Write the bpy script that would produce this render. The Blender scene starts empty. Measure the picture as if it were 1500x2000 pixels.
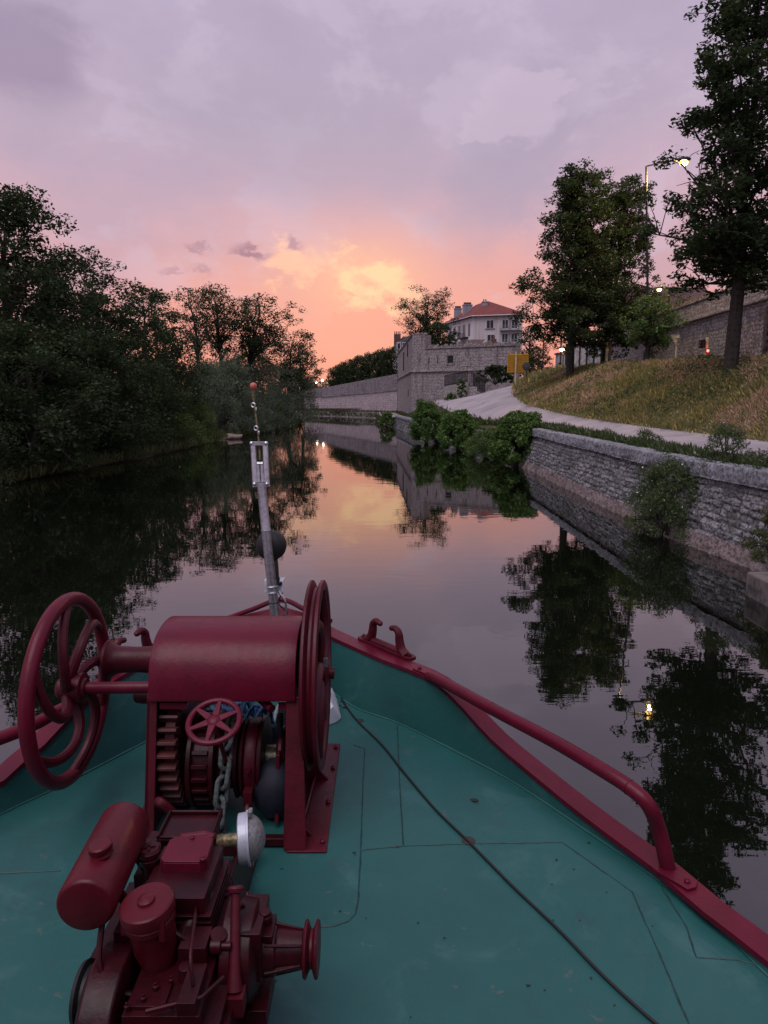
import bpy, bmesh, math, random
import numpy as np
from mathutils import Vector, Matrix

sc = bpy.context.scene
R = math.radians
EYE, PITCH, FPX = 2.95, R(9.0), 1400.0

# ------------------------------------------------------------------ camera
cam_d = bpy.data.cameras.new('camera')
cam_d.sensor_width = 36.0
cam_d.lens = FPX / 2000.0 * 36.0
cam_d.clip_start, cam_d.clip_end = 0.05, 4000
cam = bpy.data.objects.new('camera', cam_d)
sc.collection.objects.link(cam)
cam.location = (0, 0, EYE)
cam.rotation_euler = (R(90) - PITCH, 0, 0)
sc.camera = cam
sc.render.resolution_x, sc.render.resolution_y = 768, 1024
sc.cycles.use_denoising = True
sc.cycles.max_bounces = 8
sc.cycles.transparent_max_bounces = 4
sc.cycles.sample_clamp_indirect = 4.0
sc.view_settings.view_transform = 'Standard'
sc.view_settings.look = 'None'
sc.view_settings.exposure = 0.0
sc.view_settings.gamma = 1.0


def lin(r, g, b):
    f = lambda c: (c / 255 / 12.92) if c / 255 <= 0.04045 else ((c / 255 + 0.055) / 1.055) ** 2.4
    return (f(r), f(g), f(b), 1.0)


# ------------------------------------------------------------------ node expressions
class X:
    """a float socket one can do arithmetic with"""
    nt = None

    def __init__(s, k): s.k = k

    @staticmethod
    def m(op, *a):
        n = X.nt.nodes.new('ShaderNodeMath'); n.operation = op
        for i, v in enumerate(a):
            if isinstance(v, X): X.nt.links.new(v.k, n.inputs[i])
            else: n.inputs[i].default_value = v
        return X(n.outputs[0])
    def __add__(s, o): return X.m('ADD', s, o)
    __radd__ = __add__
    def __sub__(s, o): return X.m('SUBTRACT', s, o)
    def __rsub__(s, o): return X.m('SUBTRACT', o, s)
    def __mul__(s, o): return X.m('MULTIPLY', s, o)
    __rmul__ = __mul__
    def __truediv__(s, o): return X.m('DIVIDE', s, o)
    def pw(s, o): return X.m('POWER', s, o)


def gauss(a, b):
    """exp(-(a^2+b^2))"""
    return X.m('POWER', 2.718281828, (a * a + b * b) * -1.0)


def sstep(x, lo, hi):
    n = X.nt.nodes.new('ShaderNodeMapRange'); n.interpolation_type = 'SMOOTHSTEP'
    X.nt.links.new(x.k, n.inputs[0])
    n.inputs[1].default_value, n.inputs[2].default_value = lo, hi
    return X(n.outputs[0])


def mixc(f, a, b, mode='MIX'):
    n = X.nt.nodes.new('ShaderNodeMix'); n.data_type = 'RGBA'; n.blend_type = mode
    for sock, v in ((n.inputs[0], f), (n.inputs[6], a), (n.inputs[7], b)):
        if isinstance(v, X): X.nt.links.new(v.k, sock)
        elif hasattr(v, 'is_output'): X.nt.links.new(v, sock)
        else: sock.default_value = v
    return n.outputs[2]


def ramp(fac, stops):
    n = X.nt.nodes.new('ShaderNodeValToRGB')
    X.nt.links.new(fac.k if isinstance(fac, X) else fac, n.inputs[0])
    el = n.color_ramp.elements
    while len(el) < len(stops): el.new(0.5)
    for e, (p, c) in zip(el, sorted(stops)): e.position, e.color = p, c
    return n.outputs[0]


def noise(vec, scale, detail=4, rough=0.55, dist=0.0):
    n = X.nt.nodes.new('ShaderNodeTexNoise')
    if vec is not None: X.nt.links.new(vec, n.inputs['Vector'])
    n.inputs['Scale'].default_value = scale
    n.inputs['Detail'].default_value = detail
    n.inputs['Roughness'].default_value = rough
    n.inputs['Distortion'].default_value = dist
    return X(n.outputs['Fac'])


def comb(x, y, z):
    n = X.nt.nodes.new('ShaderNodeCombineXYZ')
    for i, v in enumerate((x, y, z)):
        if isinstance(v, X): X.nt.links.new(v.k, n.inputs[i])
        else: n.inputs[i].default_value = v
    return n.outputs[0]


def ray(px, py):
    a, b = (px - 750) / FPX, -(py - 1000) / FPX
    return Vector((a, math.cos(PITCH) + b * math.sin(PITCH), -math.sin(PITCH) + b * math.cos(PITCH)))


def azel(px, py):
    d = ray(px, py).normalized()
    return math.degrees(math.atan2(d.x, d.y)), math.degrees(math.asin(d.z))


def GZ(px, py, z):
    d = ray(px, py); return Vector((0, 0, EYE)) + d * ((z - EYE) / d.z)


def GY(px, py, y):
    d = ray(px, py); return Vector((0, 0, EYE)) + d * (y / d.y)


# ------------------------------------------------------------------ world: a dusk sky of cloud
SUN_EL, SUN_AZ = 4.0, -2.0
world = bpy.data.worlds.new('World'); sc.world = world
world.use_nodes = True
nt = world.node_tree; nt.nodes.clear(); X.nt = nt
tc = nt.nodes.new('ShaderNodeTexCoord')
sep = nt.nodes.new('ShaderNodeSeparateXYZ'); nt.links.new(tc.outputs['Generated'], sep.inputs[0])
dx, dy, dz = X(sep.outputs[0]), X(sep.outputs[1]), X(sep.outputs[2])
az = X.m('ARCTAN2', dx, dy) * 57.29578
el = X.m('ARCSINE', dz) * 57.29578
vdir = comb(dx * 1.0, dy * 1.0, dz * 1.7)
n1 = noise(vdir, 2.3, 6, 0.55, 0.2)
n2 = noise(vdir, 5.5, 7, 0.6, 0.25)
n3 = noise(vdir, 16.0, 6, 0.62, 0.4)
n4 = noise(vdir, 27.0, 6, 0.62, 0.2)
wel = el + (n1 - 0.5) * 7.0 + (n2 - 0.5) * 3.0
S = lambda e: e / 90.0
facing = ramp(wel / 90.0, [
    (0.0, lin(208, 130, 114)), (S(3.5), lin(208, 136, 122)), (S(6.5), lin(203, 140, 131)), (S(9.5), lin(195, 145, 144)),
    (S(12.5), lin(186, 149, 157)), (S(16), lin(171, 147, 162)), (S(20), lin(163, 147, 165)), (S(26), lin(161, 148, 170)),
    (S(40), lin(164, 153, 177)), (1.0, lin(168, 162, 190))])
away = ramp(wel / 90.0, [
    (0.0, lin(150, 126, 142)), (S(8), lin(160, 136, 155)), (S(20), lin(160, 146, 172)), (S(40), lin(164, 156, 184)), (1.0, lin(168, 162, 190))])
absaz = X.m('ABSOLUTE', az + 2.0)
col = mixc(sstep(absaz, 22, 95), facing, away)
# broad billows
col = mixc(sstep(n1, 0.44, 0.64) * 0.42, col, lin(150, 137, 157))
col = mixc(sstep(n2, 0.50, 0.60) * 0.30, col, lin(182, 168, 186))
col = mixc(sstep(n2 * 0.6 + n3 * 0.4, 0.50, 0.36) * 0.22, col, lin(146, 133, 153))
# broad violet grey cloud on the right, thin edge of brighter cloud along it
a1, e1 = azel(1010, 300)
u = (az - a1) + (el - e1) * -0.55 + (n2 - 0.5) * 9 + (n3 - 0.5) * 4
v = (el - e1) + (n1 - 0.5) * 6
wedge = gauss(u / 5.2, v / 7.5)
col = mixc(sstep(wedge, 0.30, 0.85) * 0.65, col, lin(147, 136, 156))
a2, e2 = azel(1010, 210)
blob = gauss((az - a2 + (n3 - 0.5) * 7) / 4.2, (el - e2 + (n3 - 0.5) * 6) / 3.0)
col = mixc(sstep(blob, 0.42, 0.60) * 0.55, col, lin(176, 160, 177))
a3, e3 = azel(40, 110)
dk = gauss((az - a3 + (n2 - 0.5) * 8) / 4.5, (el - e3 + (n2 - 0.5) * 6) / 3.6)
col = mixc(sstep(dk, 0.25, 0.8) * 0.65, col, lin(130, 115, 138))
a4, e4 = azel(600, 285)
dk2 = gauss((az - a4 + (n2 - 0.5) * 8) / 12.0, (el - e4 + (n2 - 0.5) * 6 + (az - a4) * 0.18) / 4.2)
col = mixc(sstep(dk2, 0.2, 0.9) * 0.55, col, lin(152, 140, 158))
# glow of the sunken sun
ga, ge = azel(660, 600)
glow = gauss((az - ga) / 9.5, (el - ge + (n2 - 0.5) * 2.5) / 5.2)
col = mixc(glow * 0.55, col, lin(218, 152, 130))
# bright gap in the cloud with a torn, scalloped edge
ca, ce = azel(712, 556)
wu = az - ca + (n3 - 0.5) * 9.0 + (n2 - 0.5) * 9.0
wv = el - ce + (n4 - 0.5) * 7.0 + (n1 - 0.5) * 6.0
core = gauss(wu / 3.4, (wv + 0.30 * wu) / 1.9)
soft = gauss((az - ca) / 4.6, (el - ce - 0.6) / 2.6)
col = mixc(soft * 0.50, col, lin(230, 174, 136))
col = mixc(sstep(core, 0.12, 0.95) * 0.72, col, lin(236, 194, 148))
ca2, ce2 = azel(562, 515)
core2 = gauss((az - ca2 + (n3 - 0.5) * 8) / 2.2, (el - ce2 + (n4 - 0.5) * 7) / 1.1)
col = mixc(sstep(core2, 0.15, 0.95) * 0.55, col, lin(234, 182, 144))
# pink heap cloud under the gap
ha, he = azel(730, 640)
heap = gauss((az - ha + (n3 - 0.5) * 6) / 4.6, (el - he + (n4 - 0.5) * 7) / 1.7)
col = mixc(sstep(heap, 0.36, 0.56) * 0.60, col, lin(214, 142, 124))
# small ragged scud
for (sx, sy, w, h, k) in ((497, 490, 1.5, 0.45, .85), (385, 485, 1.0, 0.35, .5), (574, 476, 0.7, 0.65, .55), (343, 528, 0.8, .3, .4), (392, 528, 0.9, .3, .4)):
    pa, pe = azel(sx, sy)
    q = gauss((az - pa + (n4 - 0.5) * 4) / w, (el - pe + (az - pa) * 0.18 + (n4 - 0.5) * 3) / h)
    col = mixc(sstep(q, 0.15, 0.95) * k, col, lin(142, 108, 124))
sky = nt.nodes.new('ShaderNodeTexSky'); sky.sky_type = 'NISHITA'
sky.sun_disc = False
sky.sun_elevation, sky.sun_rotation = R(SUN_EL), R(SUN_AZ)
bg1 = nt.nodes.new('ShaderNodeBackground'); nt.links.new(sky.outputs[0], bg1.inputs[0]); bg1.inputs[1].default_value = 0.05
bg2 = nt.nodes.new('ShaderNodeBackground'); nt.links.new(col, bg2.inputs[0]); bg2.inputs[1].default_value = 1.5
ms = nt.nodes.new('ShaderNodeMixShader'); ms.inputs[0].default_value = 0.96   # nearly closed cloud cover
nt.links.new(bg1.outputs[0], ms.inputs[1]); nt.links.new(bg2.outputs[0], ms.inputs[2])
wo = nt.nodes.new('ShaderNodeOutputWorld'); nt.links.new(ms.outputs[0], wo.inputs[0])

# the bright veil of high cloud behind and above the camera
sun_d = bpy.data.lights.new('sun', 'SUN'); sun_d.energy = 1.9; sun_d.angle = R(46); sun_d.color = (1.0, .94, .95)
sun = bpy.data.objects.new('sun', sun_d); sc.collection.objects.link(sun)
sun.rotation_euler = Vector((.22, .38, -.90)).to_track_quat('-Z', 'Y').to_euler()

# ------------------------------------------------------------------ materials
def new_mat(name):
    m = bpy.data.materials.new(name); m.use_nodes = True
    X.nt = m.node_tree
    b = m.node_tree.nodes['Principled BSDF']
    return m, m.node_tree, b


def L(a, b): X.nt.links.new(a.k if isinstance(a, X) else a, b)


def objco():
    return X.nt.nodes.new('ShaderNodeTexCoord').outputs['Object']


def geopos():
    return X.nt.nodes.new('ShaderNodeNewGeometry').outputs['Position']


def bump(h, strength, dist):
    n = X.nt.nodes.new('ShaderNodeBump'); n.inputs['Strength'].default_value = strength; n.inputs['Distance'].default_value = dist
    L(h, n.inputs['Height']); return n.outputs[0]


def paint(name, c, c2, rough=0.4, wear=0.5, rust=(0.09, 0.03, 0.015, 1), rust_amt=0.0, spec=0.4):
    m, nt, b = new_mat(name)
    g = geopos()
    a = noise(g, 7.0, 5, .6)
    f = noise(g, 60.0, 4, .6)
    col = mixc(sstep(a, .35, .65) * wear, c, c2)
    col = mixc(sstep(f, .62, .72) * .35, col, c2)
    if rust_amt:
        r = noise(g, 23.0, 6, .7)
        col = mixc(sstep(r, .66 - .12 * rust_amt, .74), col, rust)
    L(col, b.inputs['Base Color'])
    L(rough - .08 + noise(g, 30, 3) * .2, b.inputs['Roughness'])
    b.inputs['Specular IOR Level'].default_value = spec
    L(bump(f * .5 + a * .9 + noise(g, 2.5, 3) * 1.5, .35, .006), b.inputs['Normal'])
    return m


def plain(name, c, rough=.5, metal=0.0, var=.25, scale=20):
    m, nt, b = new_mat(name)
    g = geopos(); n = noise(g, scale, 4, .6)
    dark = (c[0] * (1 - var * 1.6), c[1] * (1 - var * 1.6), c[2] * (1 - var * 1.6), 1)
    L(mixc(sstep(n, .4, .7), c, dark), b.inputs['Base Color'])
    b.inputs['Roughness'].default_value = rough; b.inputs['Metallic'].default_value = metal
    L(bump(n, .15, .003), b.inputs['Normal'])
    return m


M = {}
M['red'] = paint('red_paint', (.102, .0045, .018, 1), (.072, .0035, .013, 1), .35, .7, rust=(.05, .014, .010, 1), rust_amt=.15, spec=.22)
M['red_worn'] = paint('worn_red_paint', (.072, .0045, .012, 1), (.042, .003, .007, 1), .42, .7, rust_amt=.4, spec=.25)
M['red_engine'] = paint('engine_red_paint', (.036, .0022, .0055, 1), (.016, .0016, .0035, 1), .38, .9, rust=(.006, .004, .004, 1), rust_amt=.9, spec=.22)
M['red_tank'] = paint('tank_red_paint', (.080, .004, .010, 1), (.050, .003, .007, 1), .34, .7, rust=(.03, .010, .008, 1), rust_amt=.3, spec=.25)
M['tooth'] = paint('rusty_gear_red', (.085, .018, .018, 1), (.045, .013, .012, 1), .5, .8, (.085, .032, .022, 1), .8)
M['steel'] = plain('stainless_steel', (.62, .63, .66, 1), .38, 1.0, .2, 35)
M['alu'] = plain('weathered_aluminium', (.20, .20, .205, 1), .5, .3, .3, 90)
M['alu_rim'] = plain('clean_aluminium_rim', (.42, .44, .50, 1), .45, .3, .1, 60)
M['galv'] = plain('galvanised_chain', (.10, .12, .115, 1), .55, .3, .4, 60)
M['black'] = plain('black_plastic', (.006, .006, .0065, 1), .6, 0, .3)
M['brass'] = plain('dull_brass', (.25, .19, .10, 1), .5, .5, .5, 50)
M['grease'] = plain('greasy_shaft', (.17, .16, .11, 1), .4, .5, .5, 40)
M['bluerope'] = plain('blue_rope', (.03, .09, .19, 1), .8, 0, .4, 80)
M['navy'] = plain('navy_canvas', (.004, .006, .020, 1), .7, 0, .4, 15)
M['cloth'] = plain('white_plastic_sheet', (.55, .58, .63, 1), .55, 0, .15, 9)
M['orange'] = plain('faded_red_ball', (.55, .13, .09, 1), .5, 0, .2, 30)
M['cream'] = plain('cream_post', (.52, .44, .26, 1), .6, 0, .25, 6)
M['yellow'] = plain('yellow_sign_back', (.55, .30, .035, 1), .5, .0, .12, 4)
M['darksign'] = plain('dark_grey_sign_back', (.05, .055, .06, 1), .5, 0, .2)
M['blackmetal'] = plain('black_metal', (.012, .012, .013, 1), .5, .2, .3)
M['whiteboard'] = plain('weathered_white_boards', (.42, .40, .40, 1), .8, 0, .35, 3)
M['bark'] = plain('bark', (.035, .028, .022, 1), .9, 0, .5, 8)
M['glass'] = plain('dark_window_glass', (.012, .014, .018, 1), .35, 0, .1)
M['dark_hole'] = plain('dark_interior', (.012, .011, .010, 1), .9, 0, .3)
M['frame_white'] = plain('white_window_frame', (.50, .48, .48, 1), .6, 0, .15)
M['shutter'] = plain('white_shutter', (.46, .44, .45, 1), .6, 0, .2)
M['rock'] = plain('pale_mud_rock', (.20, .15, .13, 1), .9, 0, .4, 3)
M['darkrock'] = plain('damp_landing_stone', (.13, .11, .10, 1), .8, 0, .5, 4)
M['flower'] = plain('white_flower', (.60, .60, .55, 1), .7, 0, .1)


def emit(name, c, s):
    m, nt, b = new_mat(name)
    b.inputs['Emission Color'].default_value = c; b.inputs['Emission Strength'].default_value = s
    b.inputs['Base Color'].default_value = c
    return m


M['lamp'] = emit('sodium_lamp', (1, .66, .16, 1), 5)
M['lamp2'] = emit('warm_lamp', (1, .70, .26, 1), 4)
M['lamp3'] = emit('pale_lamp', (1, .93, .75, 1), 7)
M['redlight'] = emit('red_signal', (1, .07, .05, 1), 9)


def leafmat(name, c1, c2, c3=None, trans=.35):
    m, nt, b = new_mat(name)
    geo = nt.nodes.new('ShaderNodeNewGeometry')
    rnd = X(geo.outputs['Random Per Island'])
    big = noise(geo.outputs['Position'], .8, 3, .6)
    col = mixc(rnd, c1, c2)
    col = mixc(sstep(big, .45, .65) * .5, col, c2)
    if c3: col = mixc(sstep(rnd, .9, .93), col, c3)
    nt.nodes.remove(b)
    d = nt.nodes.new('ShaderNodeBsdfDiffuse'); t = nt.nodes.new('ShaderNodeBsdfTranslucent')
    L(col, d.inputs[0]); L(col, t.inputs[0])
    x = nt.nodes.new('ShaderNodeMixShader'); x.inputs[0].default_value = trans
    nt.links.new(d.outputs[0], x.inputs[1]); nt.links.new(t.outputs[0], x.inputs[2])
    gl = nt.nodes.new('ShaderNodeBsdfGlossy'); gl.inputs['Roughness'].default_value = .45
    x2 = nt.nodes.new('ShaderNodeMixShader'); x2.inputs[0].default_value = .015
    nt.links.new(x.outputs[0], x2.inputs[1]); nt.links.new(gl.outputs[0], x2.inputs[2])
    nt.links.new(x2.outputs[0], nt.nodes['Material Output'].inputs[0])
    return m


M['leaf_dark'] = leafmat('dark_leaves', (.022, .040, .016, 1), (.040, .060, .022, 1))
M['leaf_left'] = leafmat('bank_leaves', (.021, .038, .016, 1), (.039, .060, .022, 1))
M['leaf_willow'] = leafmat('willow_leaves', (.085, .118, .075, 1), (.130, .158, .100, 1))
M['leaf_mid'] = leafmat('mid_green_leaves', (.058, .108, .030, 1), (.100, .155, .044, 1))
M['leaf_bush'] = leafmat('quay_bush_leaves', (.055, .115, .028, 1), (.105, .175, .045, 1))
M['leaf_weed'] = leafmat('weed_leaves', (.042, .072, .024, 1), (.078, .108, .036, 1), (.20, .22, .16, 1))
M['leaf_olive'] = leafmat('olive_leaves', (.055, .070, .028, 1), (.095, .10, .042, 1))
M['grass'] = leafmat('bank_grass', (.140, .155, .055, 1), (.28, .235, .10, 1), (.55, .42, .11, 1), .3)
M['straw'] = leafmat('dry_grass', (.36, .24, .155, 1), (.50, .35, .22, 1), (.18, .18, .07, 1), .3)


def stone(name, c1, c2, mortar, bw=.5, bh=.25, stain=.5, moss=None, joint=.03, pale=None, bumpd=.05):
    m, nt, b = new_mat(name)
    uv = nt.nodes.new('ShaderNodeTexCoord').outputs['UV']
    sepn = nt.nodes.new('ShaderNodeSeparateXYZ'); L(uv, sepn.inputs[0])
    g = geopos()
    w = noise(g, 2.2, 3); w2 = noise(g, 6.0, 3)
    uu, vv = X(sepn.outputs[0]) + (w2 - .5) * .5, X(sepn.outputs[1]) + (w - .5) * .35 + (w2 - .5) * .15
    vec = comb(uu, vv, 0.0)
    br = nt.nodes.new('ShaderNodeTexBrick'); L(vec, br.inputs['Vector'])
    br.inputs['Color1'].default_value, br.inputs['Color2'].default_value, br.inputs['Mortar'].default_value = c1, c2, mortar
    br.inputs['Scale'].default_value = 1.0
    br.inputs['Mortar Size'].default_value = joint; br.inputs['Mortar Smooth'].default_value = .5
    br.inputs['Brick Width'].default_value, br.inputs['Row Height'].default_value = bw, bh
    br.inputs['Bias'].default_value = 0.0
    fine = noise(g, 9.0, 6, .7)
    streak = noise(comb(X(sepn.outputs[0]) * 1.6, X(sepn.outputs[1]) * .22, 0.0), 1.6, 5, .65)
    col = br.outputs['Color']
    col = mixc(sstep(fine, .46, .62) * .85, col, (c1[0] * .22, c1[1] * .20, c1[2] * .20, 1))
    if pale: col = mixc(sstep(fine, .47, .34) * .8, col, pale)
    col = mixc(sstep(streak, .48, .70) * stain, col, (c1[0] * .32, c1[1] * .31, c1[2] * .30, 1))
    if moss: col = mixc(sstep(noise(g, .9, 5, .65), .52, .66) * .7, col, moss)
    L(col, b.inputs['Base Color']); b.inputs['Roughness'].default_value = .95
    b.inputs['Specular IOR Level'].default_value = .15
    h = X(br.outputs['Fac']) * -.6 + fine
    L(bump(h, .9, bumpd), b.inputs['Normal'])
    return m


M['fort'] = stone('fort_stone', (.37, .325, .325, 1), (.29, .255, .26, 1), (.22, .19, .19, 1), .62, .30, .8, None, .018, (.37, .33, .335, 1))
M['farwall'] = stone('far_wall_stone', (.50, .42, .435, 1), (.40, .335, .35, 1), (.20, .165, .17, 1), .5, .3, .5, None, .02, (.62, .53, .55, 1))
M['farwall_top'] = stone('far_wall_parapet_stone', (.29, .255, .27, 1), (.23, .20, .215, 1), (.12, .11, .115, 1), .5, .3, .8, None, .02, (.42, .37, .39, 1))
M['rampart'] = stone('rampart_stone', (.36, .325, .335, 1), (.25, .23, .24, 1), (.13, .12, .123, 1), .42, .19, .45, (.10, .10, .065, 1), .022, (.52, .47, .48, 1))
M['pale_stone'] = stone('pale_stone', (.42, .38, .36, 1), (.35, .32, .31, 1), (.22, .20, .19, 1), .6, .25, .3, None, .015)


def rough_stone(name, c1, c2, dark, scale=6, moss=None):
    """stone whose courses are modelled; colour varies stone by stone"""
    m, nt, b = new_mat(name)
    g = geopos()
    at = nt.nodes.new('ShaderNodeAttribute'); at.attribute_name = 'stone'
    sp = nt.nodes.new('ShaderNodeSeparateColor'); L(at.outputs['Color'], sp.inputs[0])
    rnd, gap = X(sp.outputs[0]), X(sp.outputs[1])
    fine = noise(g, scale * 3, 6, .7)
    col = mixc(rnd, c1, c2)
    col = mixc(sstep(fine, .45, .62) * .85, col, dark)
    col = mixc(gap * .9, col, dark)
    col = mixc(sstep(noise(g, 1.1, 4, .6), .55, .7) * .5, col, dark)
    if moss: col = mixc(sstep(noise(g, 1.7, 5, .65), .54, .66) * .6, col, moss)
    L(col, b.inputs['Base Color']); b.inputs['Roughness'].default_value = .9
    b.inputs['Specular IOR Level'].default_value = .2
    L(bump(fine, .8, .03), b.inputs['Normal'])
    return m


M['quay'] = rough_stone('quay_stone', (.31, .30, .31, 1), (.13, .125, .135, 1), (.018, .016, .017, 1), 7, (.05, .055, .035, 1))
M['coping'] = rough_stone('coping_stone', (.30, .30, .33, 1), (.19, .19, .21, 1), (.05, .05, .052, 1), 5, (.12, .12, .09, 1))
M['footing'] = rough_stone('quay_footing_concrete', (.25, .20, .20, 1), (.19, .15, .145, 1), (.06, .045, .035, 1), 5, (.10, .075, .045, 1))


def teal():
    m, nt, b = new_mat('teal_deck_paint')
    g = geopos()
    a = noise(g, 1.7, 5, .6); f = noise(g, 26, 5, .7); s = noise(g, 160, 2, .5)
    c = mixc(sstep(a, .35, .7), (.014, .086, .080, 1), (.013, .073, .069, 1))
    c = mixc(sstep(f, .60, .75) * .35, c, (.034, .112, .100, 1))
    c = mixc(sstep(noise(g, 5.0, 6, .7), .60, .74) * .35, c, (.022, .070, .062, 1))
    c = mixc(sstep(s, .70, .76) * .25, c, (.02, .05, .05, 1))
    sc1 = noise(g, 2.6, 6, .68, .6)
    c = mixc(sstep(sc1, .53, .68) * .22, c, (.075, .165, .165, 1))
    c = mixc(sstep(noise(g, 3.7, 6, .72, .4), .55, .64) * .45, c, (.018, .062, .062, 1))
    c = mixc(sstep(noise(g, 11.0, 5, .7, .3), .64, .68) * .5, c, (.09, .10, .085, 1))
    c = mixc(sstep(noise(g, 33.0, 4, .7), .69, .72) * .8, c, (.075, .035, .018, 1))
    L(c, b.inputs['Base Color'])
    L(.42 + f * .2, b.inputs['Roughness']); b.inputs['Specular IOR Level'].default_value = .35
    L(bump(a * 1.0 + f * .15 + s * .05, .35, .02), b.inputs['Normal'])
    return m


M['teal'] = teal()
M['seam'] = plain('dirty_seam', (.010, .045, .044, 1), .6, 0, .4, 40)


def water():
    m, nt, b = new_mat('river_water')
    g = geopos()
    sp = nt.nodes.new('ShaderNodeSeparateXYZ'); L(g, sp.inputs[0])
    x, y = X(sp.outputs[0]), X(sp.outputs[1])
    w1 = noise(comb(x * .9, y * 2.0, 0.0), 1.0, 3, .5, .3)
    w2 = noise(comb(x * 4.0, y * 10.0, 0.0), 1.0, 2, .5)
    calm = sstep(noise(comb(x * .12, y * .05, 0.0), 1.0, 3), .36, .62)
    b.inputs['Base Color'].default_value = (.0035, .005, .0028, 1)
    b.inputs['Roughness'].default_value = .015; b.inputs['IOR'].default_value = 1.9
    nb = bump(w1 * 1.0 + w2 * .16 * (calm * .85 + .15), .040, .04)
    L(nb, b.inputs['Normal'])
    b.inputs['Specular IOR Level'].default_value = 0.0
    fr = nt.nodes.new('ShaderNodeFresnel'); fr.inputs['IOR'].default_value = 1.333; L(nb, fr.inputs['Normal'])
    gl = nt.nodes.new('ShaderNodeBsdfGlossy'); gl.inputs['Roughness'].default_value = .012; L(nb, gl.inputs['Normal'])
    mx = nt.nodes.new('ShaderNodeMixShader'); L(X.m('MINIMUM', X(fr.outputs[0]).pw(.62) * 1.08, 1.0), mx.inputs[0])
    nt.links.new(b.outputs[0], mx.inputs[1]); nt.links.new(gl.outputs[0], mx.inputs[2])
    nt.links.new(mx.outputs[0], nt.nodes['Material Output'].inputs[0])
    return m


M['water'] = water()


def road_mat():
    m, nt, b = new_mat('worn_asphalt')
    g = geopos(); a = noise(g, .5, 5, .6); f = noise(g, 30, 4, .7)
    c = mixc(sstep(a, .35, .7), (.34, .295, .31, 1), (.23, .20, .21, 1))
    c = mixc(sstep(f, .5, .7) * .4, c, (.16, .14, .145, 1))
    sp = nt.nodes.new('ShaderNodeSeparateXYZ'); L(g, sp.inputs[0])
    vn = nt.nodes.new('ShaderNodeTexVoronoi'); vn.feature = 'DISTANCE_TO_EDGE'; vn.inputs['Scale'].default_value = .33
    L(comb(X(sp.outputs[0]) + (noise(g, 1.5, 4) - .5) * 1.2, X(sp.outputs[1]), 0.0), vn.inputs['Vector'])
    c = mixc(sstep(X(vn.outputs['Distance']), .012, .0) * .7, c, (.06, .055, .055, 1))
    L(c, b.inputs['Base Color']); b.inputs['Roughness'].default_value = .9
    L(bump(f, .5, .01), b.inputs['Normal'])
    return m


M['road'] = road_mat()


def ground_mat(name, c1, c2):
    m, nt, b = new_mat(name)
    g = geopos(); a = noise(g, .7, 6, .65)
    L(mixc(sstep(a, .4, .65), c1, c2), b.inputs['Base Color']); b.inputs['Roughness'].default_value = 1.0
    b.inputs['Specular IOR Level'].default_value = .1
    L(bump(noise(g, 6, 4), .6, .05), b.inputs['Normal'])
    return m


M['soil'] = ground_mat('bank_soil', (.060, .060, .028, 1), (.11, .085, .05, 1))
M['darksoil'] = ground_mat('dark_bank_soil', (.022, .024, .014, 1), (.035, .032, .020, 1))  # darker soil tone for left bank, far land and landing backing


def roof_mat(name, c1, c2):
    m, nt, b = new_mat(name)
    uv = nt.nodes.new('ShaderNodeTexCoord').outputs['UV']
    br = nt.nodes.new('ShaderNodeTexBrick'); L(uv, br.inputs['Vector'])
    br.inputs['Color1'].default_value, br.inputs['Color2'].default_value = c1, c2
    br.inputs['Mortar'].default_value = (c1[0] * .4, c1[1] * .4, c1[2] * .4, 1)
    br.inputs['Scale'].default_value = 1; br.inputs['Brick Width'].default_value = .5; br.inputs['Row Height'].default_value = .4
    br.inputs['Mortar Size'].default_value = .03
    L(mixc(sstep(noise(geopos(), .9, 5), .45, .7) * .5, br.outputs['Color'], (c2[0] * .6, c2[1] * .6, c2[2] * .6, 1)), b.inputs['Base Color'])
    b.inputs['Roughness'].default_value = .85
    return m


M['redroof'] = roof_mat('red_tile_roof', (.21, .045, .035, 1), (.15, .035, .030, 1))
M['slate'] = roof_mat('slate_roof', (.07, .055, .065, 1), (.055, .045, .055, 1))
M['brownroof'] = roof_mat('brown_tile_roof', (.10, .045, .035, 1), (.075, .035, .03, 1))


def render_mat(name, c1, c2):
    m, nt, b = new_mat(name)
    g = geopos()
    sp = nt.nodes.new('ShaderNodeSeparateXYZ'); L(g, sp.inputs[0])
    st = noise(comb(X(sp.outputs[0]), X(sp.outputs[1]), X(sp.outputs[2]) * .18), .9, 5, .65)
    L(mixc(sstep(st, .42, .7), c1, c2), b.inputs['Base Color']); b.inputs['Roughness'].default_value = .9
    return m


M['render'] = render_mat('pale_house_render', (.52, .47, .46, 1), (.40, .36, .35, 1))
M['render_white'] = render_mat('white_house_render', (.62, .60, .62, 1), (.52, .50, .52, 1))
M['chimney'] = render_mat('grey_chimney_render', (.26, .26, .30, 1), (.20, .20, .23, 1))
M['brick'] = render_mat('dark_chimney_brick', (.11, .05, .045, 1), (.07, .035, .03, 1))

# ------------------------------------------------------------------ mesh helpers
C = sc.collection
ORG = {}


def tag(o, label=None, cat=None, group=None, kind=None):
    if label: o['label'] = label
    if cat: o['category'] = cat
    if group: o['group'] = group
    if kind: o['kind'] = kind
    return o


def thing(name, loc, label, cat, group=None):
    o = bpy.data.objects.new(name, None); C.objects.link(o)
    o.empty_display_size = .2
    o.location = loc; ORG[o.name] = Vector(loc)
    return tag(o, label, cat, group)


def link(name, me, mat, parent=None, origin=(0, 0, 0)):
    o = bpy.data.objects.new(name, me); C.objects.link(o)
    if mat is not None: me.materials.append(mat)
    if parent is not None:
        o.parent = parent; ORG[o.name] = ORG[parent.name]
    else:
        o.location = origin; ORG[o.name] = Vector(origin)
    return o


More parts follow.
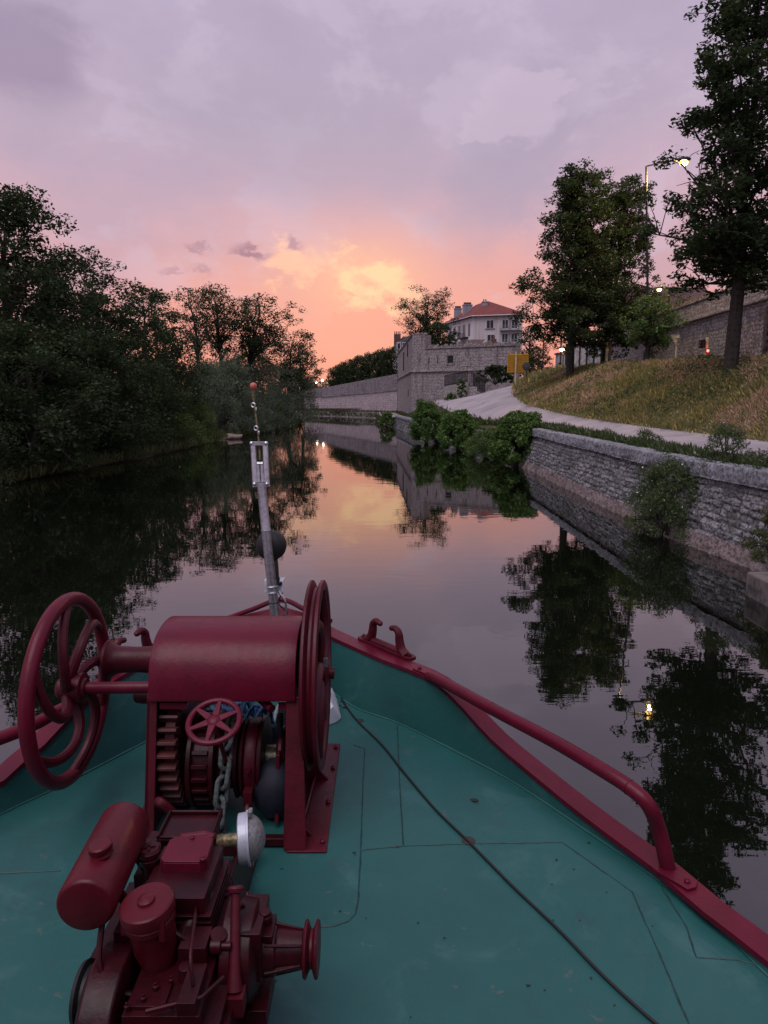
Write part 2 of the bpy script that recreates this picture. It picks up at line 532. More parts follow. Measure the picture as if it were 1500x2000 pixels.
def frames(pts):
    T = []
    n = len(pts)
    for i in range(n):
        t = pts[min(i + 1, n - 1)] - pts[max(i - 1, 0)]
        T.append(t.normalized() if t.length > 1e-9 else Vector((0, 0, 1)))
    a = Vector((0, 0, 1)) if abs(T[0].z) < .9 else Vector((1, 0, 0))
    N = (a - T[0] * a.dot(T[0])).normalized()
    out = []
    for i in range(n):
        N = (N - T[i] * N.dot(T[i]))
        N = N.normalized() if N.length > 1e-6 else T[i].orthogonal().normalized()
        out.append((T[i], N, T[i].cross(N)))
    return out


def crv(pts, n=6):
    """smooth curve through points"""
    p = [Vector(q) for q in pts]
    if len(p) < 3: return p
    p = [p[0] * 2 - p[1]] + p + [p[-1] * 2 - p[-2]]
    out = []
    for i in range(1, len(p) - 2):
        for k in range(n):
            t = k / n
            out.append(0.5 * ((2 * p[i]) + (p[i + 1] - p[i - 1]) * t + (2 * p[i - 1] - 5 * p[i] + 4 * p[i + 1] - p[i + 2]) * t * t
                              + (-p[i - 1] + 3 * p[i] - 3 * p[i + 1] + p[i + 2]) * t ** 3))
    out.append(p[-2]); return out


class MB:
    def __init__(s): s.v, s.f, s.uv = [], [], {}

    def add(s, vs, fs):
        k = len(s.v); s.v += [Vector(v) for v in vs]
        s.f += [tuple(i + k for i in f) for f in fs]; return s

    def box(s, lo, hi, rot=None, c=None):
        x0, y0, z0 = lo; x1, y1, z1 = hi
        vs = [Vector(q) for q in ((x0, y0, z0), (x1, y0, z0), (x1, y1, z0), (x0, y1, z0), (x0, y0, z1), (x1, y0, z1), (x1, y1, z1), (x0, y1, z1))]
        if rot is not None:
            c = Vector(c) if c is not None else sum(vs, Vector()) / 8
            vs = [rot @ (q - c) + c for q in vs]
        return s.add(vs, [(0, 3, 2, 1), (4, 5, 6, 7), (0, 1, 5, 4), (1, 2, 6, 5), (2, 3, 7, 6), (3, 0, 4, 7)])

    def tube(s, pts, r, seg=12, closed=False, flat=1.0):
        pts = [Vector(p) for p in pts]; n = len(pts)
        rr = r if isinstance(r, (list, tuple)) else [r] * n
        if len(rr) != n:
            rr = [rr[0] + (rr[-1] - rr[0]) * i / (n - 1) for i in range(n)]
        if closed:
            fr = []
            c = sum(pts, Vector()) / n
            nz = sum(((pts[i] - c).cross(pts[(i + 1) % n] - c) for i in range(n)), Vector()).normalized()
            for i in range(n):
                t = (pts[(i + 1) % n] - pts[i - 1]).normalized()
                fr.append((t, nz, t.cross(nz)))
        else: fr = frames(pts)
        vs = []
        for p, (t, a, b), q in zip(pts, fr, rr):
            for k in range(seg):
                w = 2 * math.pi * k / seg
                vs.append(p + a * (math.cos(w) * q * flat) + b * (math.sin(w) * q))
        fs = []
        for i in range(n if closed else n - 1):
            j = (i + 1) % n
            for k in range(seg):
                l = (k + 1) % seg
                fs.append((i * seg + k, i * seg + l, j * seg + l, j * seg + k))
        if not closed:
            fs.append(tuple(range(seg))[::-1]); fs.append(tuple((n - 1) * seg + k for k in range(seg)))
        return s.add(vs, fs)

    def lathe(s, base, axis, prof, seg=24):
        """prof: list of (distance along axis, radius)"""
        base, ax = Vector(base), Vector(axis).normalized()
        a = ax.orthogonal().normalized(); b = ax.cross(a)
        vs = []
        for t, r in prof:
            r = max(r, 1e-4)
            for k in range(seg):
                w = 2 * math.pi * k / seg
                vs.append(base + ax * t + a * (math.cos(w) * r) + b * (math.sin(w) * r))
        fs = []
        for i in range(len(prof) - 1):
            for k in range(seg):
                l = (k + 1) % seg
                fs.append((i * seg + k, i * seg + l, (i + 1) * seg + l, (i + 1) * seg + k))
        fs.append(tuple(range(seg))[::-1]); fs.append(tuple((len(prof) - 1) * seg + k for k in range(seg)))
        return s.add(vs, fs)

    def prism(s, poly, off):
        """poly: planar loop of 3D points, off: extrusion vector"""
        poly = [Vector(p) for p in poly]; n = len(poly); off = Vector(off)
        vs = poly + [p + off for p in poly]
        fs = [tuple(range(n))[::-1], tuple(range(n, 2 * n))]
        fs += [(i, (i + 1) % n, n + (i + 1) % n, n + i) for i in range(n)]
        return s.add(vs, fs)

    def loft(s, rows, thick=None):
        """rows: equal length lists of points"""
        m = len(rows[0]); vs = [p for r in rows for p in r]
        fs = [(i * m + k, i * m + k + 1, (i + 1) * m + k + 1, (i + 1) * m + k) for i in range(len(rows) - 1) for k in range(m - 1)]
        return s.add(vs, fs)

    def ring(s, c, axis, r, tr, n=48, seg=10):
        c, ax = Vector(c), Vector(axis).normalized()
        a = ax.orthogonal().normalized(); b = ax.cross(a)
        return s.tube([c + a * (r * math.cos(2 * math.pi * k / n)) + b * (r * math.sin(2 * math.pi * k / n)) for k in range(n)], tr, seg, True)

    def ball(s, c, r, seg=16, sc3=(1, 1, 1)):
        n = seg // 2
        prof = [(-math.cos(math.pi * i / n) * r, math.sin(math.pi * i / n) * r) for i in range(n + 1)]
        k = len(s.v); s.lathe((0, 0, 0), (0, 0, 1), prof, seg)
        for i in range(k, len(s.v)):
            q = s.v[i]; s.v[i] = Vector((q.x * sc3[0] + c[0], q.y * sc3[1] + c[1], q.z * sc3[2] + c[2]))
        return s

    def bolt(s, p, ax, r=.012, h=.01):
        return s.lathe(p, ax, [(0, r), (h, r), (h + .001, r * .5), (h * 1.8, r * .5)], 6)

    def build(s, name, mat, parent=None, smooth=.6, bevel=0, sub=0, kind=None, solid=0):
        org = ORG[parent.name] if parent is not None else Vector((0, 0, 0))
        me = bpy.data.meshes.new(name)
        me.from_pydata([tuple(v - org) for v in s.v], [], s.f)
        bm = bmesh.new(); bm.from_mesh(me); bmesh.ops.recalc_face_normals(bm, faces=bm.faces); bm.to_mesh(me); bm.free()
        if smooth:
            me.shade_smooth(); me.set_sharp_from_angle(angle=smooth)
        o = link(name, me, mat, parent)
        if solid:
            q = o.modifiers.new('solid', 'SOLIDIFY'); q.thickness = solid; q.offset = 0
        if bevel:
            q = o.modifiers.new('bevel', 'BEVEL'); q.width = bevel; q.segments = 2; q.limit_method = 'ANGLE'; q.angle_limit = .7
        if kind: o['kind'] = kind
        return o


def uvwall(name, quads, mat, parent=None, kind=None):
    """walls as boxes with uv in metres: quads = list of (p0, p1, p2, p3) loops"""
    org = ORG[parent.name] if parent is not None else Vector((0, 0, 0))
    me = bpy.data.meshes.new(name)
    v, f, uv = [], [], []
    for q in quads:
        q = [Vector(p) for p in q]; k = len(v); v += [tuple(p - org) for p in q]; f.append(tuple(range(k, k + len(q))))
        n = (q[1] - q[0]).cross(q[-1] - q[0]).normalized()
        if abs(n.z) > .95: ua, va = Vector((1, 0, 0)), Vector((0, 1, 0))
        else:
            ua = Vector((0, 0, 1)).cross(n).normalized(); va = n.cross(ua)
        for p in q: uv += [p.dot(ua), p.dot(va)]
    me.from_pydata(v, [], f)
    l = me.uv_layers.new(name='UVMap'); l.data.foreach_set('uv', uv)
    o = link(name, me, mat, parent)
    if kind: o['kind'] = kind
    return o


def wallbox(a, b, z0, z1, t, side=1, z0b=None, z1b=None):
    """faces of an upright wall from a to b (x,y), thickness t to the left (side 1) of a->b, level or sloping"""
    a, b = Vector((a[0], a[1], 0)), Vector((b[0], b[1], 0))
    z0b = z0 if z0b is None else z0b; z1b = z1 if z1b is None else z1b
    n = Vector((0, 0, 1)).cross((b - a).normalized()) * (t * side)
    Z = lambda p, z: Vector((p.x, p.y, z))
    A0, B0, B1, A1 = Z(a, z0), Z(b, z0b), Z(b, z1b), Z(a, z1)
    C0, D0, D1, C1 = Z(a + n, z0), Z(b + n, z0b), Z(b + n, z1b), Z(a + n, z1)
    return [(A0, B0, B1, A1), (D0, C0, C1, D1), (A1, B1, D1, C1), (C0, A0, A1, C1), (B0, D0, D1, B1)]


# ------------------------------------------------------------------ foliage
def quads_mesh(name, P, U, V, mat, parent=None, kind=None):
    """rhombus leaves: centres P, half axes U, V (numpy n x 3)"""
    n = len(P)
    org = np.array(ORG[parent.name] if parent is not None else (0, 0, 0), dtype=np.float32)
    co = np.empty((n, 4, 3), np.float32)
    co[:, 0], co[:, 1], co[:, 2], co[:, 3] = P - U, P + V + U * .15, P + U, P - V + U * .15
    co -= org
    me = bpy.data.meshes.new(name)
    me.vertices.add(n * 4); me.vertices.foreach_set('co', co.ravel())
    me.loops.add(n * 4); me.loops.foreach_set('vertex_index', np.arange(n * 4, dtype=np.int32))
    me.polygons.add(n); me.polygons.foreach_set('loop_start', np.arange(0, n * 4, 4, dtype=np.int32))
    me.update(calc_edges=True)
    o = link(name, me, mat, parent)
    if kind: o['kind'] = kind
    return o


def leaf_axes(rng, n, size, aspect=.5, flat=.5, droop=0.0):
    d = rng.normal(size=(n, 3)); d[:, 2] = d[:, 2] * flat - droop
    d /= np.linalg.norm(d, axis=1)[:, None] + 1e-9
    e = rng.normal(size=(n, 3)); e[:, 2] *= flat
    e -= d * (e * d).sum(1)[:, None]; e /= np.linalg.norm(e, axis=1)[:, None] + 1e-9
    s = size * (.45 + 1.05 * rng.random((n, 1)) ** 1.5) * .5
    return d * s, e * s * aspect


def clump_leaves(rng, centres, radii, n, squash=.75):
    k = len(centres)
    w = radii ** 2; idx = rng.choice(k, n, p=w / w.sum())
    g = rng.normal(size=(n, 3)); g /= np.linalg.norm(g, axis=1)[:, None]
    g *= (rng.uniform(0, 1, size=(n, 1)) ** .45)
    g[:, 2] *= squash
    return centres[idx] + g * radii[idx][:, None]


def envelope(shape, t, R_):
    if shape == 'round': return R_ * math.sqrt(max(0, 1 - (2 * t - .9) ** 2 / 1.25)) if t < .98 else R_ * .15
    if shape == 'cone': return R_ * (.70 + .30 * t / .2 if t < .2 else 1.0 - ((t - .2) / .8) ** 1.35 * .80)
    if shape == 'umbrella': return R_ * (.35 + .65 * min(1, t * 1.4)) * (1 if t < .8 else 1 - ((t - .8) / .2) ** 2 * .55)
    if shape == 'column': return R_ * (1 if t < .75 else math.sqrt(max(.02, 1 - ((t - .75) / .25) ** 2)))
    return R_


def tree(name, base, top, R_, first, label, mat, seed, leaf=.16, n=12000, shape='round', tr=.2, limbs=18, twigs=5, clump=.22,
         group=None, cat='tree', gap=None, lean=(0, 0), forks=None, trans_twigs=True, squash=.7, aspect=.55, low=0.0):
    """base (x,y,z); top = z of the crown's top; R_ = crown radius; first = z where the crown starts"""
    rng = np.random.default_rng(seed); rd = random.Random(seed)
    base = Vector(base); H = top - base.z
    root = thing(name, base, label, cat, group)
    tb = MB()
    k = 9
    trunk = []
    wob = Vector((0, 0, 0))
    for i in range(k):
        t = i / (k - 1)
        wob += Vector((rd.uniform(-1, 1), rd.uniform(-1, 1), 0)) * .018 * H
        trunk.append(base + Vector((lean[0] * t, lean[1] * t, H * .93 * t - (.3 if i == 0 else 0))) + wob * (t ** .7))
    rad = [tr * (1.25 if i == 0 else 1) * (1 - .93 * (i / (k - 1)) ** .9) + .012 for i in range(k)]
    tb.tube(crv(trunk, 3), rad, 9)
    at = lambda z: (lambda f: trunk[min(int(f), k - 2)].lerp(trunk[min(int(f), k - 2) + 1], f - min(int(f), k - 2)))(max(0, min(k - 1.001, (z - base.z) / (H * .93) * (k - 1))))
    cs, rs = [], []
    for i in range(limbs):
        t = ((i + .6) / limbs)
        ze = first + (top - first) * t                       # height of the limb's end
        a = i * 2.39996 + rd.uniform(-.5, .5)
        r = envelope(shape, t, R_) * (rd.uniform(.74, 1.08) if shape == 'cone' else rd.uniform(.58, 1.12))
        rise = min(.75 * r + .1 * H * rd.random(), max(.2, ze - base.z - .28 * H * (0 if low else 1)))
        zs = max(base.z + .18 * H, ze - rise) if not forks else max(forks, ze - rise * 1.4)
        st = at(zs)
        c0 = at(ze)
        en = Vector((c0.x + math.cos(a) * r, c0.y + math.sin(a) * r, ze))
        mid = st.lerp(en, .5) + Vector((0, 0, .08 * r)) + Vector((rd.uniform(-1, 1), rd.uniform(-1, 1), rd.uniform(-1, 1))) * .13 * r
        pl = crv([st, mid, en], 4)
        r0 = tr * .42 * (1 - .6 * t)
        tb.tube(pl, [r0, max(.012, r0 * .22)], 6)
        cl = clump * R_ * rd.uniform(.75, 1.25)
        cs.append(en); rs.append(cl)
        for q in range(twigs):
            f = rd.uniform(.2, 1) if shape == 'cone' else rd.uniform(.35, 1)
            s0 = pl[min(len(pl) - 1, int(f * (len(pl) - 1)))]
            dv = Vector((rd.gauss(0, 1), rd.gauss(0, 1), rd.gauss(.25, .7))).normalized() * (R_ * .40 * rd.uniform(.45, 1.2))
            e2 = s0 + dv
            if e2.z > top: e2.z = top - rd.random() * .5
            if trans_twigs: tb.tube([s0, s0.lerp(e2, .5) + Vector((0, 0, .04 * R_)), e2], [max(.012, r0 * .3), .008], 4)
            cs.append(e2); rs.append(clump * R_ * rd.uniform(.55, 1.1))
    tb.build('trunk', M['bark'], root)
    cs = np.array([tuple(c) for c in cs]); rs = np.array(rs)
    P = clump_leaves(rng, cs, rs, n, squash)
    if gap:      # a hole in the crown
        for gc_, gr_ in gap: P = P[np.linalg.norm(P - np.array(gc_), axis=1) > gr_]
    U, V = leaf_axes(rng, len(P), leaf, aspect)
    quads_mesh('crown', P, U, V, mat, root)
    return root


def bush(name, base, R_, H, label, mat, seed, leaf=.12, n=5000, group=None, cat='bush', clumps=40, squash=.8, ry=None, droop=0.0, spread=1.0, flowers=0, aspect=.55, flat=.6):
    rng = np.random.default_rng(seed); rd = random.Random(seed)
    base = Vector(base); ry = ry or R_
    root = thing(name, base, label, cat, group)
    cs, rs = [], []
    sb = MB()
    for i in range(clumps):
        a = i * 2.39996 + rd.uniform(-.4, .4); t = (i + .5) / clumps
        f = math.sqrt(max(.03, 1 - (t * 1.0) ** 2.2)) * rd.uniform(.55, 1.05)
        p = base + Vector((math.cos(a) * R_ * f, math.sin(a) * ry * f, H * (.06 + .86 * t) * rd.uniform(.9, 1.1)))
        cs.append(tuple(p)); rs.append(min(R_, ry) * rd.uniform(.18, .40))
        if i % 3 == 0:
            sb.tube([base + Vector((rd.uniform(-.1, .1), rd.uniform(-.1, .1), -.15)), base.lerp(p, .5) + Vector((0, 0, H * .12)), p], [.028, .008], 5)
    sb.build('stems', M['bark'], root)
    P = clump_leaves(rng, np.array(cs), np.array(rs), n, squash)
    P[:, 2] = np.maximum(P[:, 2], base.z - .25)
    U, V = leaf_axes(rng, n, leaf, aspect, flat, droop)
    quads_mesh('foliage', P, U, V, mat, root)
    if flowers:
        k = rng.choice(n, flowers); U2, V2 = leaf_axes(rng, flowers, leaf * .5, 1)
        d = P[k] - np.array(base) - np.array([0, 0, H * .4]); d /= np.linalg.norm(d, axis=1)[:, None] + 1e-6
        quads_mesh('flowers', P[k] + d * .15, U2, V2, M['flower'], root, kind='stuff')
    return root


def blades(name, P, h, w, mat, seed, label=None, cat=None, lean=.5):
    """grass as one object: thin upright slivers rooted at P"""
    rng = np.random.default_rng(seed); n = len(P)
    up = np.zeros((n, 3)); up[:, 2] = 1
    up[:, :2] = rng.normal(size=(n, 2)) * lean
    up /= np.linalg.norm(up, axis=1)[:, None]
    hh = (h if np.ndim(h) else np.full(n, h)) * rng.uniform(.5, 1.2, n)
    U = up * hh[:, None] * .5
    a = rng.uniform(0, 6.283, n)
    V = np.stack([np.cos(a), np.sin(a), np.zeros(n)], 1) * (w if np.ndim(w) == 0 else w[:, None]) * .5
    o = quads_mesh(name, P + U, U, V, mat)
    return tag(o, label, cat, None, 'stuff')


# ------------------------------------------------------------------ the setting
def interp(tab, y):
    ys = [t[0] for t in tab]
    return float(np.interp(y, ys, [t[1] for t in tab]))


QX = [(-40, 9.5), (5, 7.6), (10, 7.2), (13.4, 6.75), (16, 6.5), (22, 6.5), (29.6, 6.5), (33, 6.4), (36, 6.05), (42, 4.95), (50, 3.55), (57, 2.75), (66, 2.1), (76, 1.2)]   # quay, water side of the coping
QZ = [(-40, 1.66), (30, 1.64), (40, 1.45), (50, 1.15), (60, .95), (76, .8)]                                          # its height
RL = [(-40, 8.6), (10, 7.9), (20, 7.35), (29, 7.3), (40, 5.95), (50, 4.75), (60, 4.6), (68, 4.75), (72, 4.9)]          # road, left edge
RLZ = [(-40, 1.66), (29, 1.68), (40, 1.72), (50, 2.0), (60, 2.3), (68, 2.55), (72, 2.7)]
RR = [(-40, 10.5), (15, 9.9), (20.4, 9.5), (27.3, 8.8), (33, 8.25), (39, 7.8), (47, 8.5), (54, 9.7), (60, 10.8), (68, 13.5), (72, 16)]   # road, right edge = foot of the grass bank
RRZ = [(-40, 1.8), (15, 1.85), (20.4, 1.92), (27, 2.04), (33, 2.26), (39, 2.62), (47, 3.15), (54, 3.66), (60, 4.05), (68, 4.5), (72, 4.6)]
CX = [(-40, 13.5), (15, 12.9), (25, 12.6), (38, 12.4), (50, 12.0), (60, 12.3), (72, 16.5)]                            # crest of the bank
CZ = [(-40, 4.1), (15, 4.1), (25, 4.25), (38, 4.7), (50, 4.75), (60, 4.75), (72, 4.8)]


def bank_z(x, y):
    a, b = interp(RR, y), interp(CX, y); za, zb = interp(RRZ, y), interp(CZ, y)
    if x >= b: return zb + .012 * (x - b) * 0
    t = max(0, min(1, (x - a) / (b - a)))
    return za + (zb - za) * (t * .75 + .25 * (3 * t * t - 2 * t ** 3)) + .06 * math.sin(x * 2.1 + y * .9) * math.sin(math.pi * t)


# water and river bed
w = MB(); w.add([(-420, -80, 0), (420, -80, 0), (420, 420, 0), (-420, 420, 0)], [(0, 1, 2, 3)])
tag(w.build('water', M['water'], smooth=0), kind='structure')

ys = [-40, -20, 0, 6] + list(np.arange(10, 73, 2.0))
# road
rb = MB(); rows = []
for y in ys:
    a, za, b, zb = interp(RL, y), interp(RLZ, y), interp(RR, y), interp(RRZ, y)
    rows.append([Vector((a + (b - a) * t, y, za + (zb - za) * t)) for t in (0, .2, .4, .6, .8, 1)])
rb.loft(rows); tag(rb.build('road', M['road']), kind='structure')
# ground at the right: verge, bank, plateau
gb = MB(); rows = []
for y in ys:
    q, zq, a, za = interp(QX, y) + .38, interp(QZ, y), interp(RL, y), interp(RLZ, y)
    rows.append([Vector((q - .2, y, zq - .10)), Vector((q + (a - q) * .5, y, (zq + za) / 2 - .012)), Vector((a + .05, y, za - .008))])
gb.loft(rows)
rows = []
for y in ys:
    b, c = interp(RR, y), interp(CX, y)
    r = [Vector((b - .05, y, interp(RRZ, y) - .008))]
    r += [Vector((b + (c - b) * t, y, bank_z(b + (c - b) * t, y))) for t in np.linspace(.05, 1, 12)]
    r += [Vector((c + 3, y, interp(CZ, y))), Vector((c + 40, y, interp(CZ, y) + .1)), Vector((320, y, interp(CZ, y) + 1))]
    rows.append(r)
gb.loft(rows)
tag(gb.build('ground', M['soil']), kind='structure')
# land beyond the fort and to the horizon
fb = MB()
fb.add([(2.2, 74.5, 1.0), (12, 71.9, 4.55), (16.5, 71.9, 4.78), (320, 71.9, 5.7), (320, 110, 6), (900, 1600, 8), (-900, 1600, 8), (-320, 140, 2), (-14.2, 128.5, 1.2), (2.2, 107, 1.5)],
       [(0, 9, 4, 3, 2, 1), (9, 8, 7, 6, 5, 4)])
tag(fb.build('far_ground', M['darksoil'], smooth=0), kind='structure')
# left bank
LX = [(-60, -15), (0, -14.2), (20, -13.6), (30, -12.9), (40, -12.2), (47, -11.9), (55, -12.0), (62, -11.0), (75, -10.6), (88, -10.6), (100, -13), (112, -22), (135, -40), (150, -60)]
lb = MB(); rows = []
for y in [-60, -30] + list(np.arange(0, 151, 3.0)):
    x = interp(LX, y); wv = .25 * math.sin(y * .9) + .2 * math.sin(y * 2.3)
    rows.append([Vector((x + .8 + wv, y, -.4)), Vector((x + wv, y, .06)), Vector((x - .8 + wv, y, .45)), Vector((x - 3, y, 1.1)), Vector((x - 10, y, 1.6)), Vector((x - 60, y, 2.2)), Vector((-420, y, 3.0))])
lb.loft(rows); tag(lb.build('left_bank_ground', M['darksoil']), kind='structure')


# ------------------------------------------------------------------ the near quay: coursed rough stone, really modelled
def hash01(a, b, s=0):
    v = np.sin(a * 127.1 + b * 311.7 + s * 74.7) * 43758.5453
    return v - np.floor(v)


def vnoise(x, y, s=0):
    xi, yi = np.floor(x), np.floor(y); fx, fy = x - xi, y - yi
    fx, fy = fx * fx * (3 - 2 * fx), fy * fy * (3 - 2 * fy)
    return (hash01(xi, yi, s) * (1 - fx) + hash01(xi + 1, yi, s) * fx) * (1 - fy) + (hash01(xi, yi + 1, s) * (1 - fx) + hash01(xi + 1, yi + 1, s) * fx) * fy


def stone_grid(name, path, base_z, top_z, batter, du, dv, rowh, blen, depth, mat, parent, gapw=.035, out=0.0, top=0.0):
    """path: function u -> (x, y, nx, ny) with outward (water side) normal; a sheet of stones from base to top, then a level top of width `top`"""
    L_ = path(None); nu = int(L_ / du); us = np.linspace(0, L_, nu)
    pts = [path(u) for u in us]
    Xp = np.array([p[:4] for p in pts])
    nv = max(3, int((top_z - base_z) / dv))
    nt_ = max(2, int(top / dv)) if top else 0
    s = np.concatenate([np.linspace(0, top_z - base_z, nv), (top_z - base_z) + np.linspace(0, top, nt_ + 1)[1:] if top else np.array([])])
    Ug, Sg = np.meshgrid(us, s, indexing='ij')
    su = Ug + (vnoise(Ug * 1.3, Sg * 2.0, 3) - .5) * .30 + (vnoise(Ug * 7, Sg * 7, 4) - .5) * .07
    sv = Sg + (vnoise(Ug * .4, Sg * 1.0, 5) - .5) * .10 + (vnoise(Ug * 3.2, Sg * 3.5, 6) - .5) * .045 + (vnoise(Ug * 9, Sg * 9, 16) - .5) * .03
    row = np.floor(sv / rowh); off = hash01(row, row * 0 + 3.3) * 7
    ln = blen * (.6 + .9 * hash01(row, row * 0 + 9.1))
    colm = np.floor((su + off) / ln)
    fu = (su + off) / ln - colm; fv = sv / rowh - row
    e = np.minimum(np.minimum(fu, 1 - fu) * ln, np.minimum(fv, 1 - fv) * rowh)
    gap = np.clip(1 - e / gapw, 0, 1)
    rnd = hash01(colm, row, 1)
    rel = depth * (hash01(colm, row, 2) * .8 + .2) * (1 - gap) + depth * 1.0 * (vnoise(Ug * 8 + rnd * 9, Sg * 13, 8) - .5) + depth * 1.0 * (vnoise(Ug * 18, Sg * 30, 9) - .5)
    H_ = top_z - base_z
    up = np.minimum(Sg, H_)
    inw = np.maximum(Sg - H_, 0)
    horiz = out + (1 - up / H_) * batter - inw
    face = Sg <= H_
    hx = horiz + np.where(face, rel, 0)
    co = np.stack([Xp[:, 0:1] + Xp[:, 2:3] * hx, Xp[:, 1:2] + Xp[:, 3:4] * hx, base_z + up + np.where(face, 0, rel * .8 - depth * .3)], -1)
    org = np.array(ORG[parent.name]); co = co - org
    m = len(s)
    me = bpy.data.meshes.new(name)
    i, j = np.meshgrid(np.arange(nu - 1), np.arange(m - 1), indexing='ij')
    a = (i * m + j).ravel(); F = np.stack([a, a + m, a + m + 1, a + 1], 1)
    me.vertices.add(nu * m); me.vertices.foreach_set('co', co.reshape(-1).astype(np.float32))
    me.loops.add(F.size); me.loops.foreach_set('vertex_index', F.ravel().astype(np.int32))
    me.polygons.add(len(F)); me.polygons.foreach_set('loop_start', np.arange(0, F.size, 4, dtype=np.int32))
    me.update(calc_edges=True)
    at = me.color_attributes.new('stone', 'FLOAT_COLOR', 'POINT')
    cc = np.stack([rnd, gap, rnd * 0, rnd * 0 + 1], -1).reshape(-1).astype(np.float32); at.data.foreach_set('color', cc)
    return link(name, me, mat, parent)


def quay_path(y0, y1):
    yy = np.arange(y0, y1 + .01, .25); xx = np.interp(yy, [t[0] for t in QX], [t[1] for t in QX])
    k = np.ones(9) / 9; xs = np.convolve(np.pad(xx, 4, mode='edge'), k, 'valid')
    seg = np.hypot(np.diff(xs), np.diff(yy)); cum = np.concatenate([[0], np.cumsum(seg)])

    def f(u):
        if u is None: return float(cum[-1])
        y = float(np.interp(u, cum, yy)); x = float(np.interp(u, cum, xs))
        ua, ub = max(0, u - .3), min(cum[-1], u + .3)
        t = np.array([np.interp(ub, cum, xs) - np.interp(ua, cum, xs), np.interp(ub, cum, yy) - np.interp(ua, cum, yy)]); t /= np.linalg.norm(t)
        return (x, y, -t[1], t[0])
    return f


qroot = thing('quay_wall', (6.5, 22, 0), 'rough dark stone quay wall sloping into the water beside the road', 'wall')
qp = quay_path(11.6, 34)
stone_grid('stonework', qp, .30, 1.36, .34, .03, .022, .125, .30, .042, M['quay'], qroot, gapw=.022)
stone_grid('coping', qp, 1.362, 1.66, .05, .04, .03, .40, .85, .036, M['coping'], qroot, gapw=.025, out=.05, top=.46)
stone_grid('footing', qp, -.25, .31, .16, .05, .04, .60, 2.2, .05, M['footing'], qroot, out=.36)
qroot2 = thing('old_quay_wall', (4, 45, 0), 'far low stretch of stone quay behind the four rounded bushes', 'wall')
q2 = quay_path(34, 76)
stone_grid('stonework', q2, -.3, 1.0, .25, .08, .06, .22, .5, .05, M['quay'], qroot2)
stone_grid('coping', q2, 1.002, 1.22, .04, .10, .07, .4, .95, .03, M['coping'], qroot2, gapw=.03, out=.05, top=.5)
sroot = thing('stone_landing', (6.2, 9, 0), 'low flat stone landing at the near end of the quay wall', 'landing')
lm = MB()
for i, (y0, y1, z1, x0) in enumerate(((8.8, 10.6, .36, 5.50), (6.6, 8.79, .34, 5.55), (9.2, 10.9, .62, 6.2), (6.5, 9.19, .64, 6.25))):
    lm.box((x0, y0, -.3), (8.3, y1, z1))
lm.build('slab', M['darkrock'], sroot, bevel=.03)
lw = MB(); lw.box((6.5, 5.0, -.2), (8.6, 11.55, 1.62)); lw.build('backing', M['darksoil'], sroot)

# ------------------------------------------------------------------ fort by the river
CF, EF, LF = (2.84, 75.0), (12.5, 69.4), (1.95, 107.0)
fort = thing('bastion', (2.84, 75, 0), 'grey stone bastion with arrow slits and a string course, below the white house', 'fort')
T = 1.2
q = wallbox(CF, EF, 0.2, 5.6, T, 1) + wallbox(LF, CF, 0.0, 5.6, T, 1)
uvwall('lower_wall', q, M['fort'], fort)
ins = .06
Ci, Ei, Li = (CF[0] + .05, CF[1] + .06), (EF[0], EF[1] + .06), (LF[0] + .06, LF[1])
q = wallbox(Ci, Ei, 5.75, 7.9, T, 1) + wallbox(Li, Ci, 5.75, 9.3, T, 1)
bx = (Ci[0] + 1.45 * .86, Ci[1] - 1.45 * .50)
q += wallbox(Ci, bx, 7.9, 9.35, 1.4, 1)
uvwall('upper_wall', q, M['fort'], fort)
sb = MB()


def strip(mb, a, b, z0, z1, out, t=.3):
    a, b = Vector((a[0], a[1], 0)), Vector((b[0], b[1], 0)); n = Vector((0, 0, 1)).cross((b - a).normalized())
    mb.prism([a - n * out + Vector((0, 0, z0)), b - n * out + Vector((0, 0, z0)), b + n * t + Vector((0, 0, z0)), a + n * t + Vector((0, 0, z0))], (0, 0, z1 - z0))


strip(sb, CF, EF, 5.6, 5.752, .14); strip(sb, LF, CF, 5.6, 5.752, .14)
sb.build('string_course', M['pale_stone'], fort, bevel=.03)
cb = MB(); strip(cb, bx, EF, 7.9, 8.02, .08, 1.3); strip(cb, LF, CF, 9.3, 9.40, .06, 1.3)
fd = (Vector((EF[0], EF[1], 0)) - Vector((CF[0], CF[1], 0))).normalized(); fn = Vector((fd.y, -fd.x, 0))  # fn points to the viewer


def on_front(u, z, d=0.0): return Vector((Ci[0], Ci[1], 0)) + fd * u + fn * d + Vector((0, 0, z))


def front_u(px):
    d = ray(px, 700); A = Vector((Ci[0], Ci[1], 0))
    # intersect ray in plan with the front face
    den = d.x * fd.y - d.y * fd.x
    return (A.y * d.x - A.x * d.y) / -den if abs(den) > 1e-9 else 0


def fz(py, u): return GY(750, py, on_front(u, 0).y).z


